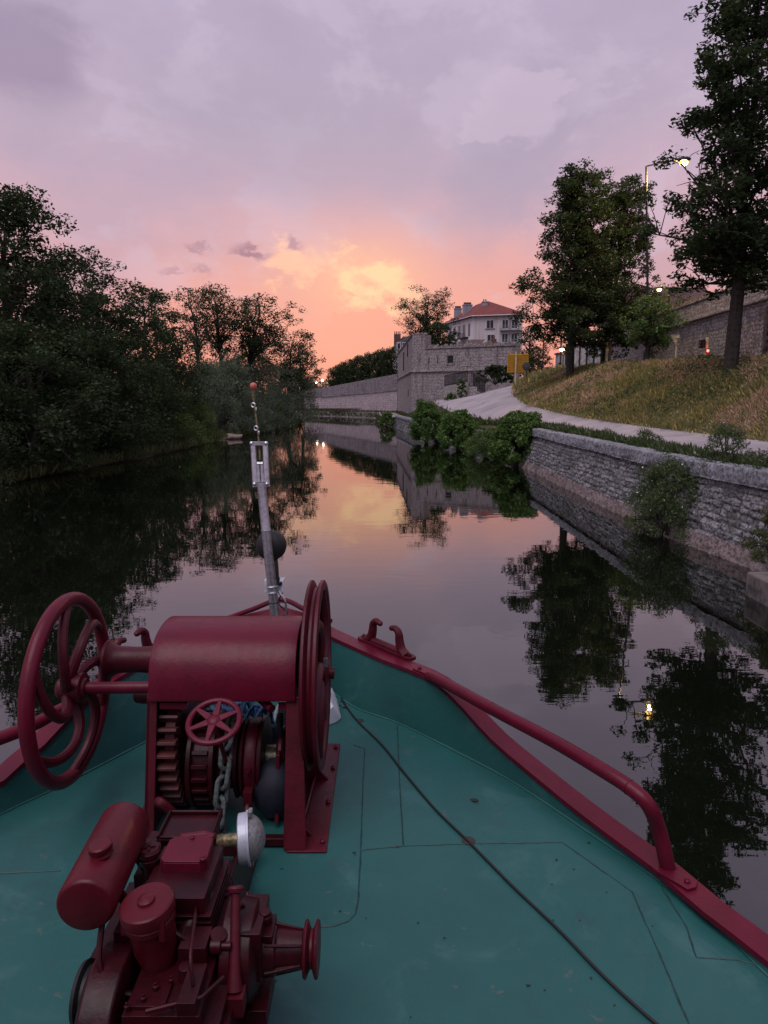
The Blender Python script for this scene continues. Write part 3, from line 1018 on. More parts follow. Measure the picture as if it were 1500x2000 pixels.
def opening(px, p0, p1, wpx, mat='dark_hole', name='window', frame=True, bars=0):
    u = front_u(px); z0, z1 = fz(p1, u), fz(p0, u); w2 = wpx / 1400 * 73 / 2
    m = MB()
    m.prism([on_front(u - w2, z0, .012), on_front(u + w2, z0, .012), on_front(u + w2, z1, .012), on_front(u, z1 + w2 * .25, .012), on_front(u - w2, z1, .012)], fn * -.3)
    o = m.build(name, M[mat], fort, smooth=0)
    if frame:
        f = MB(); t = .16
        for (a, b, c, d) in ((u - w2 - t, u - w2, z0 - t, z1 + t), (u + w2, u + w2 + t, z0 - t, z1 + t), (u - w2, u + w2, z0 - t, z0), (u - w2, u + w2, z1 + w2 * .25, z1 + w2 * .25 + t)):
            f.prism([on_front(a, c, .06), on_front(b, c, .06), on_front(b, d, .06), on_front(a, d, .06)], fn * -.2)
        f.build('surround', M['fort'], o, smooth=0)
    for k in range(bars):
        f = MB(); zz = z0 + (z1 - z0) * (k + .5) / bars
        f.prism([on_front(u - w2, zz - .03, .05), on_front(u + w2, zz - .045, .05), on_front(u + w2, zz + .02, .05), on_front(u - w2, zz + .035, .05)], fn * -.03)
        f.build('board', M['whiteboard'], o, smooth=0)
    return o


opening(880, 696, 709, 13); opening(911, 698, 715, 16, bars=6, frame=False)
for px, a, b in ((838, 697, 710), (855, 697, 711), (947, 697, 708), (964, 696, 707)):
    opening(px, a, b, 2, frame=False, name='arrow_slit')
for y, a, b in ((82, 7.6, 9.0), (90, 6.4, 8.6), (80, 3.2, 3.9)):
    x = CF[0] + (LF[0] - CF[0]) * (y - 75) / 32
    m = MB(); m.box((x - .05, y, a), (x + .3, y + .7, b)); m.build('arrow_slit', M['dark_hole'], fort, smooth=0)
rub = MB(); rr_ = random.Random(17)
for k in range(64):
    u = rr_.uniform(1.7, 11.0); s_ = rr_.uniform(.12, .42); rub.prism([on_front(u, 8.0, .02), on_front(u + s_, 8.0, .02), on_front(u + s_ * rr_.uniform(.6, .95), 8.02 + rr_.uniform(.05, .34), .0), on_front(u + s_ * .15, 8.02 + rr_.uniform(.03, .28), .0)], fn * -rr_.uniform(.2, .5))
for k in range(10):
    u = rr_.uniform(0, 1.4); s_ = rr_.uniform(.12, .35); rub.prism([on_front(u, 9.34, .0), on_front(u + s_, 9.34, .0), on_front(u + s_ * .9, 9.36 + rr_.uniform(.05, .25), .0), on_front(u + s_ * .1, 9.36 + rr_.uniform(.03, .2), .0)], fn * -rr_.uniform(.2, .5))
cb.add(rub.v, rub.f); cb.build('wall_cap', M['fort'], fort, smooth=0)
# dark recess low on the front, damp strip
u0 = front_u(850)
gp = np.random.default_rng(5)
P = np.array([tuple(on_front(gp.uniform(1.6, 10.9), 8.0, gp.uniform(-1.1, .02))) for i in range(1700)])
blades('wall_top_grass', P, .24, .07, M['grass'], 6, 'dry grass growing along the top of the bastion wall', 'grass')

# low stair wall, steps and railings in front of the bastion
sw = thing('stair_wall', GY(900, 783, 67.5), 'pale block stair wall with black railings at the foot of the bastion', 'stairs')
a, b = GY(866, 784, 68.5), GY(913, 780, 66.0)
za, zb = GY(866, 755, 68.5).z, GY(913, 746, 66.0).z
uvwall('side_wall', wallbox(a, b, 1.5, za, .35, 1, 1.5, zb), M['pale_stone'], sw)
c2 = GY(940, 776, 63.5)
uvwall('pier', wallbox((b.x + .01, b.y - .02), (c2.x - .9, c2.y + .6), 1.5, zb - .45, .6, 1), M['pale_stone'], sw)
stp = MB()
for i in range(4):
    f = i / 4
    p = Vector((b.x + .1, b.y - .1, 0)).lerp(Vector((c2.x, c2.y, 0)), f)
    stp.box((p.x - .2, p.y - .9, 1.8), (p.x + .62, p.y + 1.6, zb - .5 - .26 * (i + 1)))
stp.build('step', M['pale_stone'], sw, bevel=.02)
rl = MB()


def railing(mb, p, q, h, n):
    for k in range(n + 1):
        s = p.lerp(q, k / n); mb.tube([s, s + Vector((0, 0, h))], .034, 5)
    mb.tube([p + Vector((0, 0, h)), q + Vector((0, 0, h))], .035, 6); mb.tube([p + Vector((0, 0, .12)), q + Vector((0, 0, .12))], .03, 6)


railing(rl, Vector((a.x + .1, a.y, za)), Vector((b.x, b.y, zb)), 1.0, 24)
rl.build('railing', M['blackmetal'], sw)
rl = MB(); railing(rl, Vector((b.x + .15, b.y - .2, zb - .4)), Vector((c2.x + .2, c2.y - .1, zb - 1.2)), 1.35, 9)
railing(rl, Vector((b.x + .5, b.y - .1, zb - .4)), Vector((c2.x + .35, c2.y + .5, zb - 1.0)), 1.2, 7)
rl.build('railing', M['blackmetal'], sw)
bush('bush', GY(901, 779, 65.5), .45, 1.9, 'narrow dark shrub against the pale stair wall', M['leaf_mid'], 71, .16, 1100, clumps=24)
bush('bush', GY(882, 781, 66.5), .6, .6, 'small low shrub at the foot of the pale stair wall', M['leaf_mid'], 72, .16, 700, clumps=16)
bush('hedge', GY(967, 748, 67.2), 1.9, 1.7, 'dark hedge under the bastion wall beside the yellow sign', M['leaf_dark'], 73, .2, 4200, cat='hedge', ry=.8, clumps=60)

# long wall along the far bank with parapet and towpath
fw = thing('river_wall', (-6, 117, 0), 'long pale stone wall with a darker parapet beside the far towpath', 'wall')
A, B = Vector((-13.9, 127, 0)), Vector((1.9, 106, 0)); A2 = Vector((-10.9, 126.2, 0))
uvwall('lower_wall', wallbox(A2, B, .5, 3.1, 1.0, 1, .9, 4.1) + wallbox((A.x, A.y), (A2.x - .02, A2.y + .12), .4, 3.05, 1.0, 1, .4, 3.1), M['farwall'], fw)
uvwall('parapet', wallbox((A2.x + .06, A2.y + .12), (B.x + .06, B.y + .12), 3.22, 4.72, .9, 1, 4.22, 6.5) + wallbox((A.x + .05, A.y + .14), (A2.x, A2.y + .26), 3.17, 4.6, .9, 1, 3.22, 4.66), M['farwall_top'], fw)
sm = MB(); d = (B - A2).normalized(); n = Vector((d.y, -d.x, 0))
sm.loft([[A2 + n * .12 + Vector((0, 0, 3.1)), A2 + n * .12 + Vector((0, 0, 3.22)), A2 - n * .3 + Vector((0, 0, 3.221))], [B + n * .12 + Vector((0, 0, 4.1)), B + n * .12 + Vector((0, 0, 4.22)), B - n * .3 + Vector((0, 0, 4.221))]])
sm.build('string_course', M['rampart'], fw)
tp = MB()
edge = [(-40, 139), (-14.2, 124.6), (-7.5, 119.2), (-1.0, 108.5), (-.9, 98), (-.3, 88), (.6, 79), (.9, 75.9)]
inner = [(-40, 141.5), (-13.9, 127.2), (-6.5, 117.5), (2.0, 106.2), (2.2, 99), (2.45, 89), (2.75, 79), (2.95, 74.5)]
zt = [.76, .76, .80, .85, .85, .85, .9, 1.0]
rows = [[Vector((e[0], e[1], -.3)), Vector((e[0], e[1], z - .12)), Vector((e[0] - .03, e[1], z)), Vector((e[0] + .4, e[1] + .2, z + .002)), Vector((i[0], i[1], z + .05))] for e, i, z in zip(edge, inner, zt)]
tp.loft(rows); tag(tp.build('towpath', M['pale_stone'], smooth=0), kind='structure')
rg = np.random.default_rng(9)
pp = []
for k in range(5200):
    f = rg.uniform(1, 6.99); i = int(f); t = f - i
    e = np.array(edge[i]) * (1 - t) + np.array(edge[i + 1 if i < 7 else 7]) * t if i < 7 else np.array(edge[7])
    q_ = np.array(inner[i]) * (1 - t) + np.array(inner[min(7, i + 1)]) * t
    if rg.random() < .6: p = e + rg.normal(size=2) * .06; z = rg.uniform(.02, .6)
    else: p = q_ + rg.normal(size=2) * .12 - np.array([.15, .1]); z = .85
    pp.append((p[0], p[1], z))
blades('towpath_weeds', np.array(pp), .4, .14, M['leaf_olive'], 10, 'dark weeds growing on the edge of the far towpath', 'weeds')
bush('bush', GY(755, 832, 74.0), .8, 1.5, 'rounded bush standing alone at the water in front of the towpath', M['leaf_mid'], 74, .2, 1500, clumps=26)

# ------------------------------------------------------------------ house above the fort
C0, C1, C2 = Vector((18.2, 150, 0)), Vector((27.6, 147, 0)), Vector((14.0, 165, 0))
C3 = C1 + (C2 - C0)
ZE, ZB = 19.4, 6.0
house = thing('house', (20, 152, 6), 'pale three storey house with a red hipped roof and grey chimneys', 'house')
uvwall('wall', [(C0 + Vector((0, 0, ZB)), C1 + Vector((0, 0, ZB)), C1 + Vector((0, 0, ZE)), C0 + Vector((0, 0, ZE))), (C1 + Vector((0, 0, ZB)), C3 + Vector((0, 0, ZB)), C3 + Vector((0, 0, ZE)), C1 + Vector((0, 0, ZE)))], M['render'], house)
uvwall('side_wall', [(C2 + Vector((0, 0, ZB)), C0 + Vector((0, 0, ZB)), C0 + Vector((0, 0, ZE)), C2 + Vector((0, 0, ZE))), (C3 + Vector((0, 0, ZB)), C2 + Vector((0, 0, ZB)), C2 + Vector((0, 0, ZE)), C3 + Vector((0, 0, ZE)))], M['render_white'], house)
e1, e2 = (C1 - C0).normalized(), (C2 - C0).normalized()
ov = .7
E0, E1_, E2_, E3_ = C0 - e1 * ov - e2 * ov, C1 + e1 * ov - e2 * ov, C2 - e1 * ov + e2 * ov, C3 + e1 * ov + e2 * ov
for v_ in (E0, E1_, E2_, E3_): v_.z = ZE + .05
R0 = (C0 + C1) / 2 + e2 * 5.2 + Vector((0, 0, 22.9)); R1 = (C2 + C3) / 2 - e2 * 4.5 + Vector((0, 0, 22.9))
roof = uvwall('roof', [(E0, E1_, R0), (E1_, E3_, R1, R0), (E3_, E2_, R1), (E2_, E0, R0, R1), (E0, E2_, E3_, E1_)], M['redroof'], house)
gt = MB(); gt.tube([E0 - Vector((0, 0, .02)), E1_ - Vector((0, 0, .02))], .11, 8); gt.tube([E2_ - Vector((0, 0, .02)), E0 - Vector((0, 0, .02))], .11, 8)
gt.tube([C0 + e1 * .4 - e2 * .1 + Vector((0, 0, ZB)), C0 + e1 * .4 - e2 * .1 + Vector((0, 0, ZE))], .07, 6)
gt.build('gutter', M['frame_white'], house)


def chimney(px, p_top, p_bot, wpx, y, name='chimney', mat='chimney', pots=4):
    c = GY(px, p_bot, y); top = GY(px, p_top, y).z; w2 = wpx / 1400 * y / 2
    m = MB(); m.box((c.x - w2, y - .5, c.z - 2.0), (c.x + w2, y + .5, top)); m.box((c.x - w2 - .08, y - .58, top + .002), (c.x + w2 + .08, y + .58, top + .18))
    o = m.build(name, M[mat], roof, bevel=.03)
    pm = MB()
    for k in range(pots):
        pm.lathe((c.x - w2 * .8 + 1.6 * w2 * (k + .5) / pots, y, top + .18), (0, 0, 1), [(0, .14), (.5, .11)], 8)
    pm.build('chimney_pot', M['brick'], roof)


chimney(946.5, 591, 608, 10, 152.5, pots=2); chimney(912.5, 597, 622, 18, 158, pots=7); chimney(894, 604, 628, 14, 162, pots=6)


def hwin(base, e, n, u, z0, z1, w, shutters=False, sill=True, balcony=False):
    """window on a wall: base + e*u"""
    b_ = base + e * u
    P_ = lambda du, z, d: b_ + e * du + n * d + Vector((0, 0, z))
    f = MB()
    t = .09
    for (x0, x1, a_, c_) in ((-w / 2, -w / 2 + t, z0, z1), (w / 2 - t, w / 2, z0, z1), (-t / 2, t / 2, z0, z1 - t), (-w / 2 + t, w / 2 - t, z1 - t, z1)):
        f.prism([P_(x0, a_, .05), P_(x1, a_, .05), P_(x1, c_, .05), P_(x0, c_, .05)], n * -.1)
    o = f.build('window', M['frame_white'], house, smooth=0)
    g = MB()
    for s_ in (-1, 1):
        x0, x1 = (t / 2, w / 2 - t) if s_ > 0 else (-w / 2 + t, -t / 2)
        g.prism([P_(x0, z0, .02), P_(x1, z0, .02), P_(x1, z1 - t, .02), P_(x0, z1 - t, .02)], n * -.05)
    g.build('pane', M['glass'], o, smooth=0)
    if shutters:
        for sd in (-1, 1):
            s = MB()
            x0, x1 = (w / 2 + .02, w / 2 + .5) if sd > 0 else (-w / 2 - .5, -w / 2 - .02)
            s.prism([P_(x0, z0, .09), P_(x1, z0, .09), P_(x1, z1, .09), P_(x0, z1, .09)], n * -.06)
            s.build('shutter', M['shutter'], o, smooth=0)
    if sill:
        s = MB(); s.prism([P_(-w / 2 - .25, z0 - .14, .2), P_(w / 2 + .25, z0 - .14, .2), P_(w / 2 + .25, z0, .2), P_(-w / 2 - .25, z0, .2)], n * -.2)
        s.build('sill', M['chimney'], o, smooth=0)
    return o


nf, ns = Vector((e1.y, -e1.x, 0)), Vector((-e2.y, e2.x, 0))
if ns.x > 0: ns = -ns
zt0 = lambda py: GY(950, py, 149).z
hwin(C0, e1, nf, 3.4, zt0(641), zt0(625), 1.5)
hwin(C0, e1, nf, 3.6, zt0(668), zt0(653), 1.5)
for px in (6.45, 8.3):
    hwin(C0, e1, nf, px, zt0(642), zt0(625), 1.25, True, False); hwin(C0, e1, nf, px, zt0(669), zt0(652), 1.25, True, False)
bal = MB()
for z in (zt0(647), zt0(674)):
    b_ = C0 + e1 * 5.4 + Vector((0, 0, z)); bal.prism([b_, b_ + e1 * 4.0, b_ + e1 * 4.0 + nf * .8, b_ + nf * .8], (0, 0, .22))
    b2 = b_ + nf * .75
    for k in range(17): bal.tube([b2 + e1 * (k * .25), b2 + e1 * (k * .25) + Vector((0, 0, .95))], .02, 4)
    bal.tube([b2 + Vector((0, 0, .95)), b2 + e1 * 4.0 + Vector((0, 0, .95))], .03, 5)
bal.build('balcony', M['chimney'], house, smooth=0)
for k, u in enumerate((2.2, 5.0, 7.6, 10.5, 13.0)):
    hwin(C0, e2, ns, u, 15.7, 18.3, 1.25, k in (1, 2), False); hwin(C0, e2, ns, u, 12.6, 15.0, 1.25, k in (1, 2), False); hwin(C0, e2, ns, u, 9.0, 11.4, 1.25, False, False)
bal = MB()
for (u, w_) in ((4.8, 4.4), (9.6, 2.0)):
    b_ = C0 + e2 * (u - w_ / 2) + Vector((0, 0, 15.35)); bal.prism([b_, b_ + e2 * w_, b_ + e2 * w_ + ns * .9, b_ + ns * .9], (0, 0, .22))
    b2 = b_ + ns * .85
    for k in range(int(w_ / .25) + 1): bal.tube([b2 + e2 * (k * .25), b2 + e2 * (k * .25) + Vector((0, 0, 1.0))], .02, 4)
    bal.tube([b2 + Vector((0, 0, 1.0)), b2 + e2 * w_ + Vector((0, 0, 1.0))], .035, 5)
bal.build('balcony', M['blackmetal'], house, smooth=0)

# rubble gable and small roofs on the fort
gbl = thing('ruined_outbuilding', GY(960, 677, 82), 'small rubble gable with a low red roof on top of the bastion', 'outbuilding')
g0, g1, gp_ = GY(931, 679, 80), GY(985, 679, 80), GY(963, 660, 80)
uvwall('gable_wall', [(g0 - Vector((0, 0, 2)), g1 - Vector((0, 0, 2)), g1, gp_, g0), (g1 - Vector((0, 0, 2)), g1 + Vector((.2, 5, -2)), g1 + Vector((.2, 5, 0)), g1)], M['fort'], gbl)
uvwall('roof', [(GY(917, 673, 83), GY(938, 673, 83), GY(948, 663, 86), GY(919, 663, 86)), (GY(917, 685, 83), GY(938, 685, 83), GY(938, 673, 83), GY(917, 673, 83))], M['brownroof'], gbl)
c = GY(965, 672, 79.5); m = MB(); m.box((c.x - .25, c.y, c.z - 1), (c.x + .25, c.y + .5, c.z + .55)); m.lathe((c.x, c.y + .25, c.z + .55), (0, 0, 1), [(0, .12), (.4, .09)], 8)
m.build('chimney', M['brick'], gbl)
# mansard far left of the tree
mh = thing('mansard_house', GY(790, 690, 172), 'distant house with a slate mansard roof and brick chimney behind the bastion', 'house')
x0, x1, zb_ = GY(768, 682, 172).x, GY(830, 682, 172).x, GY(770, 679, 172).z
m = MB(); m.box((x0, 172, 4), (x1, 184, zb_)); m.build('wall', M['render_white'], mh)
zr_ = GY(795, 657, 176).z
rf = uvwall('roof', [((x0 - .3, 171.7, zb_), (x1, 171.7, zb_), (x1, 176, zr_), (x0 + 2.4, 176, zr_)), ((x0 - .3, 184, zb_), (x0 - .3, 171.7, zb_), (x0 + 2.4, 176, zr_), (x0 + 2.4, 180, zr_)), ((x0 + 2.4, 176, zr_), (x1, 176, zr_), (x1, 180, zr_), (x0 + 2.4, 180, zr_))], M['slate'], mh)
m = MB(); c = GY(776, 665, 175); m.box((c.x - .8, 174.4, c.z - 3), (c.x + .8, 175.6, GY(776, 653, 175).z)); ch = m.build('chimney', M['brick'], rf)
m = MB()
for k in range(4): m.lathe((c.x - .6 + .4 * k, 175, GY(776, 653, 175).z), (0, 0, 1), [(0, .14), (.7, .10)], 6)
m.build('chimney_pot', M['brick'], rf)
for px in (779, 789):
    c = GY(px, 676, 171.6); m = MB(); m.box((c.x - .5, 171.3, c.z - .8), (c.x + .5, 173.2, c.z + .9)); d_ = m.build('dormer', M['frame_white'], mh)
    m = MB(); m.box((c.x - .3, 171.27, c.z - .6), (c.x + .3, 171.4, c.z + .6)); m.build('pane', M['glass'], d_)

# ------------------------------------------------------------------ rampart at the right
rp = thing('rampart_wall', (16.6, 40, 4), 'long dark rampart wall with a cordon behind the lamp post and trees', 'wall')
ra, rbb = (15.4, 20.0), (17.5, 57.0)
uvwall('lower_wall', wallbox(rbb, ra, 3.8, 7.0, 1.2, 1), M['rampart'], rp)
uvwall('parapet', wallbox((rbb[0] + .2, rbb[1]), (ra[0] + .2, ra[1]), 7.16, 8.05, 1.0, 1), M['rampart'], rp)
m = MB(); strip(m, rbb, ra, 7.0, 7.162, .15, .5); m.build('cordon', M['fort'], rp, bevel=.04)
m = MB(); strip(m, (rbb[0] + .2, rbb[1]), (ra[0] + .2, ra[1]), 8.05, 8.16, .05, 1.05); m.build('cap', M['fort'], rp)
rg = np.random.default_rng(12)
P = np.stack([rg.uniform(15.9, 18.2, 3500), rg.uniform(20, 57, 3500), np.full(3500, 8.1)], 1); P[:, 0] += (P[:, 1] - 20) * .057
blades('rampart_grass', P, .4, .06, M['grass'], 13, 'rough grass growing on top of the rampart wall', 'grass', .6)
# buildings beyond the rampart
hb = thing('hillside_house', (30, 78, 5), 'house with a dark sloping roof beyond the rampart, half hidden by leaves', 'house')
p0, p1 = GY(1238, 640, 76), GY(1345, 640, 76)
m = MB(); m.box((p0.x, 76, 5), (p1.x + 3, 86, GY(1250, 598, 76).z)); m.build('wall', M['render'], hb)
z0 = GY(1250, 598, 76).z
rf = uvwall('roof', [((p0.x - .5, 75.4, z0 - .2), (p1.x + 3.5, 75.4, z0 - .2), (p1.x + 3.5, 81, z0 + 2.6), (p0.x - .5, 81, z0 + 2.6)), ((p1.x + 3.5, 86.6, z0 - .2), (p0.x - .5, 86.6, z0 - .2), (p0.x - .5, 81, z0 + 2.6), (p1.x + 3.5, 81, z0 + 2.6))], M['brownroof'], hb)
pw = thing('block_wall', (21, 62, 6), 'pale grey block wall rising behind the left end of the rampart', 'wall')
uvwall('wall', wallbox((16.9, 60), (27, 62), 4.5, 7.0, .4, 1, 4.5, 9.4), M['pale_stone'], pw)

# white boards by the road, gate posts
bw = thing('board_fence', (17, 61, 4.7), 'weathered whitish board fence with dark posts behind two tree trunks', 'fence')
m = MB(); pm = MB(); q0, q1 = GY(1104, 722, 62), GY(1180, 720, 58.5)
for k in range(11):
    a_, b_ = q0.lerp(q1, k / 11), q0.lerp(q1, (k + .93) / 11)
    t_ = GY(1104, 674 - 1.0 * k + (k % 3) * .8, 62 - 3.5 * k / 11).z
    m.prism([(a_.x, a_.y, 4.5), (b_.x, b_.y, 4.5), (b_.x, b_.y + .05, 4.5), (a_.x, a_.y + .05, 4.5)], (0, 0, t_ - 4.5))
    if k % 2 == 0: pm.box((a_.x - .06, a_.y - .12, 4.5), (a_.x + .06, a_.y - .01, t_ + .1))
m.build('board', M['whiteboard'], bw); pm.build('post', M['bark'], bw)
for k, (px, lab) in enumerate(((1184, 'cream gate post left of its darker twin by the rampart end'), (1190, 'weathered gate post with hinge stubs beside the rampart end'))):
    c = GY(px, 716, 44); g = thing('gate_post', (c.x, 44, 4.6), lab, 'post')
    m = MB(); m.box((c.x - .075, 43.93, 4.5), (c.x + .075, 44.07, GY(px, 668, 44).z)); m.build('post', M['cream'] if k == 0 else M['rock'], g, bevel=.01)
    m = MB()
    for z in (5.0, 5.5): m.box((c.x + .076, 43.96, z), (c.x + .2, 44.04, z + .07))
    m.build('hinge', M['blackmetal'], g)

# ------------------------------------------------------------------ lamps and signs
def point(name, loc, watts, color, parent, r=.1):
    d = bpy.data.lights.new(name, 'POINT'); d.energy = watts; d.color = color; d.shadow_soft_size = r
    o = bpy.data.objects.new(name, d); C.objects.link(o); o.parent = parent; o.location = Vector(loc) - ORG[parent.name]


def street_lamp(px, y, z0, ptop, head, label, watts=120, mat='lamp', r=.09, armcurve=.25):
    b = GY(px, 700, y); top = GY(px, ptop, y); hd = GY(head[0], head[1], y)
    t = thing('street_lamp', (b.x, y, z0), label, 'street lamp', 'lit street lamps')
    m = MB(); m.tube([(b.x, y, z0 - .3), (b.x, y, z0 + 2), (top.x, y, top.z)], [r, r * .5], 10); m.lathe((b.x, y, z0 - .2), (0, 0, 1), [(0, r * 1.8), (.9, r * 1.6), (1.0, r)], 10); m.build('pole', M['blackmetal'], t)
    m = MB(); m.tube(crv([top, top.lerp(hd, .5) + Vector((0, 0, armcurve * .4)), hd + Vector((-.15, 0, .08))], 5), r * .4, 8); m.build('arm', M['blackmetal'], t)
    m = MB(); m.lathe(hd + Vector((-.3, 0, .10)), (1, 0, 0.05), [(0, .05), (.1, .11), (.5, .13), (.68, .05)], 12); m.build('lamp_head', M['blackmetal'], t)
    m = MB(); m.ball((hd.x + .03, y, hd.z - .03), .19, 12, (1.25, 1, .75)); m.build('bulb', M[mat], t)
    point('lamp_light', (hd.x + .03, y, hd.z - .35), watts, (1, .66, .26), t)


street_lamp(1262, 38, 4.6, 325, (1334, 316), 'tall black street lamp, lit, arm reaching into the right tree', 1700)
street_lamp(1274, 68, 6, 560, (1287, 565), 'lit street lamp above the small tree, by the dark sloping roof', 700, 'lamp2', .06)
street_lamp(1100, 64, 4.7, 684, (1097, 682), 'short lit lamp with a dark box beside the striped bollard', 30, 'lamp3', .05)
for px, pt, lab in ((618, 747, 'tiny lit lamp over the far wall, the lower left of two'), (630, 743, 'tiny lit lamp over the far wall, the upper right of two')):
    c = GY(px, pt, 150); t = thing('street_lamp', (c.x, 150, 2), lab, 'street lamp', 'lit street lamps')
    m = MB(); m.tube([(c.x, 150, 1.5), (c.x, 150, c.z)], .06, 6); m.build('pole', M['blackmetal'], t)
    m = MB(); m.ball((c.x, 149.7, c.z), .24, 10); m.build('bulb', M['lamp3'], t)

# yield sign seen from behind
c = GY(1319, 706, 34); t = thing('yield_sign', (c.x, 34, 4.4), 'cream back of a triangular yield sign on a thin post', 'road sign')
m = MB(); m.tube([(c.x, 34, 4.2), (c.x, 34, GY(1319, 655, 34).z)], .034, 8); m.build('post', M['cream'], t)
a_, b_, d_ = GY(1310.5, 654.5, 33.9), GY(1327.5, 654.5, 33.9), GY(1319, 671, 33.9)
m = MB(); m.prism([a_, b_, d_], (0, .03, 0)); m.tube([a_, b_, d_], .018, 6, True); m.build('sign_plate', M['cream'], t)
m = MB(); z = GY(1319, 672, 34).z; m.box((c.x - .10, 33.94, z - .02), (c.x + .10, 33.98, z + .02)); z = GY(1319, 660, 34).z; m.box((c.x - .10, 33.86, z - .015), (c.x + .10, 33.895, z + .015)); m.build('bracket', M['cream'], t)
# signal
c = GY(1378, 708, 33); t = thing('traffic_light', (c.x, 33, 4.4), 'cream traffic light post glowing red near the rampart wall', 'traffic light')
m = MB(); m.box((c.x - .055, 32.95, 4.2), (c.x + .055, 33.05, GY(1378, 659, 33).z)); m.build('post', M['cream'], t, bevel=.01)
m = MB(); z0, z1 = GY(1378, 680, 33).z, GY(1378, 663, 33).z; m.box((c.x - .24, 32.9, z0), (c.x - .1, 33.1, z1))
for k in range(3): m.lathe((c.x - .25, 33, z0 + (z1 - z0) * (k + .5) / 3), (-1, 0, 0), [(0, .05), (.10, .055)], 10)
m.build('signal_head', M['blackmetal'], t, bevel=.01)
m = MB(); z = GY(1378, 685.5, 33).z; m.box((c.x - .05, 32.86, z - .08), (c.x + .05, 32.94, z + .08)); m.build('repeater_box', M['blackmetal'], t)
m = MB(); m.ball((c.x, 32.85, z), .06, 10, (1, .5, 1)); m.build('red_lens', M['redlight'], t)
point('signal_light', (c.x, 32.7, z), 4, (1, .05, .04), t, .05)
# slotted stone post at the frame's edge
c = GY(1494, 690, 27.5); t = thing('slotted_post', (c.x, 27.5, 4.2), 'pale slotted concrete post at the right end of the rampart', 'post')
m = MB(); z1 = GY(1494, 599, 27.5).z
m.box((c.x - .09, 27.42, 4.0), (c.x - .035, 27.58, z1)); m.box((c.x + .035, 27.42, 4.0), (c.x + .09, 27.58, z1))
for k in range(9): m.box((c.x - .035, 27.43, 4.0 + k * (z1 - 4) / 8.3), (c.x + .035, 27.57, 4.14 + k * (z1 - 4) / 8.3))
m.build('post', M['rock'], t)
# yellow board from behind, with round sign
y = 55; t = thing('direction_sign', (GY(1007, 745, y).x, y, 3.9), 'large yellow ribbed back of a road sign beside the ramp', 'road sign')
a_, b_ = GY(990.5, 728, y), GY(1033, 690.5, y); zt_ = GY(990.5, 691.5, y).z
m = MB(); m.box((a_.x, y, a_.z), (b_.x, y + .06, zt_)); n_ = 11
for k in range(n_):
    z = a_.z + (zt_ - a_.z) * (k + .5) / n_; m.box((a_.x + .01, y - .05, z - .022), (b_.x - .01, y - .002, z + .022))
for px in (1000, 1022): 
    x = GY(px, 700, y).x; m.box((x - .02, y - .07, a_.z), (x + .02, y - .052, zt_))
m.build('panel', M['yellow'], t)
x = GY(1006, 745, y).x; m = MB(); m.tube([(x, y - .14, 3.6), (x, y - .14, GY(1006, 687, y).z)], .065, 10); m.build('post', M['cream'], t)
t = thing('round_sign', (GY(1028, 717, 54.5).x, 54.5, 3.9), 'dark round back of a road sign overlapping the yellow panel', 'road sign')
c = GY(1028, 716, 54.5); m = MB(); m.lathe((c.x, 54.5, c.z), (0, 1, 0), [(0, .30), (.03, .30)], 24); m.lathe((c.x, 54.46, c.z), (0, 1, 0), [(0, .29), (.005, .31), (.03, .31)], 24); m.build('sign_disc', M['darksign'], t)
m = MB(); m.tube([(c.x + .05, 54.6, 3.8), (c.x + .05, 54.6, c.z)], .03, 8); m.build('post', M['blackmetal'], t)
m = MB(); m.box((c.x - .04, 54.42, c.z - .04), (c.x + .04, 54.455, c.z + .04)); m.build('bracket', M['alu'], t)
# striped bollard
c = GY(1093, 728, 58); t = thing('striped_bollard', (c.x, 58, 4.6), 'yellow and black banded bollard at the top of the ramp', 'bollard')
z0, z1 = 4.5, GY(1093, 708, 58).z
for k in range(7):
    m = MB(); m.lathe((c.x, 58, z0 + (z1 - z0) * k / 7), (0, 0, 1), [(0, .12), ((z1 - z0) / 7 - .002, .12)], 12); m.build('band', M['yellow'] if k % 2 else M['blackmetal'], t)
# roadside poles and dark shed at the ramp's top
for px, pt, y, r_, lab in ((1060, 668, 75, .06, 'thin dark pole in the pink gap left of the two trees'), (1094, 655, 66, .07, 'dark pole rising behind the striped bollard')):
    c = GY(px, 720, y); t = thing('pole', (c.x, y, 4.7), lab, 'pole')
    m = MB(); m.tube([(c.x, y, 4.4), (c.x, y, GY(px, pt, y).z)], r_, 8); m.ball((c.x, y, GY(px, pt, y).z), r_ * 1.2, 8); m.build('post', M['blackmetal'], t)
c = GY(1099, 720, 66); t = thing('kiosk', (c.x, 66, 4.7), 'small dark roadside cabinet behind the left tree trunk', 'cabinet')
m = MB(); m.box((c.x - .45, 66, 4.5), (c.x + .6, 67, GY(1099, 692, 66).z)); m.build('body', M['chimney'], t, bevel=.03)
m = MB(); m.box((c.x - .55, 65.9, GY(1099, 691.9, 66).z), (c.x + .7, 67.1, GY(1099, 689, 66).z)); m.build('roof', M['slate'], t)

# ------------------------------------------------------------------ trees of the left bank
GL = 'trees along the left bank'


def lx(px, y): return GY(px, 780, y).x
def tz(py, y): return GY(750, py, y).z


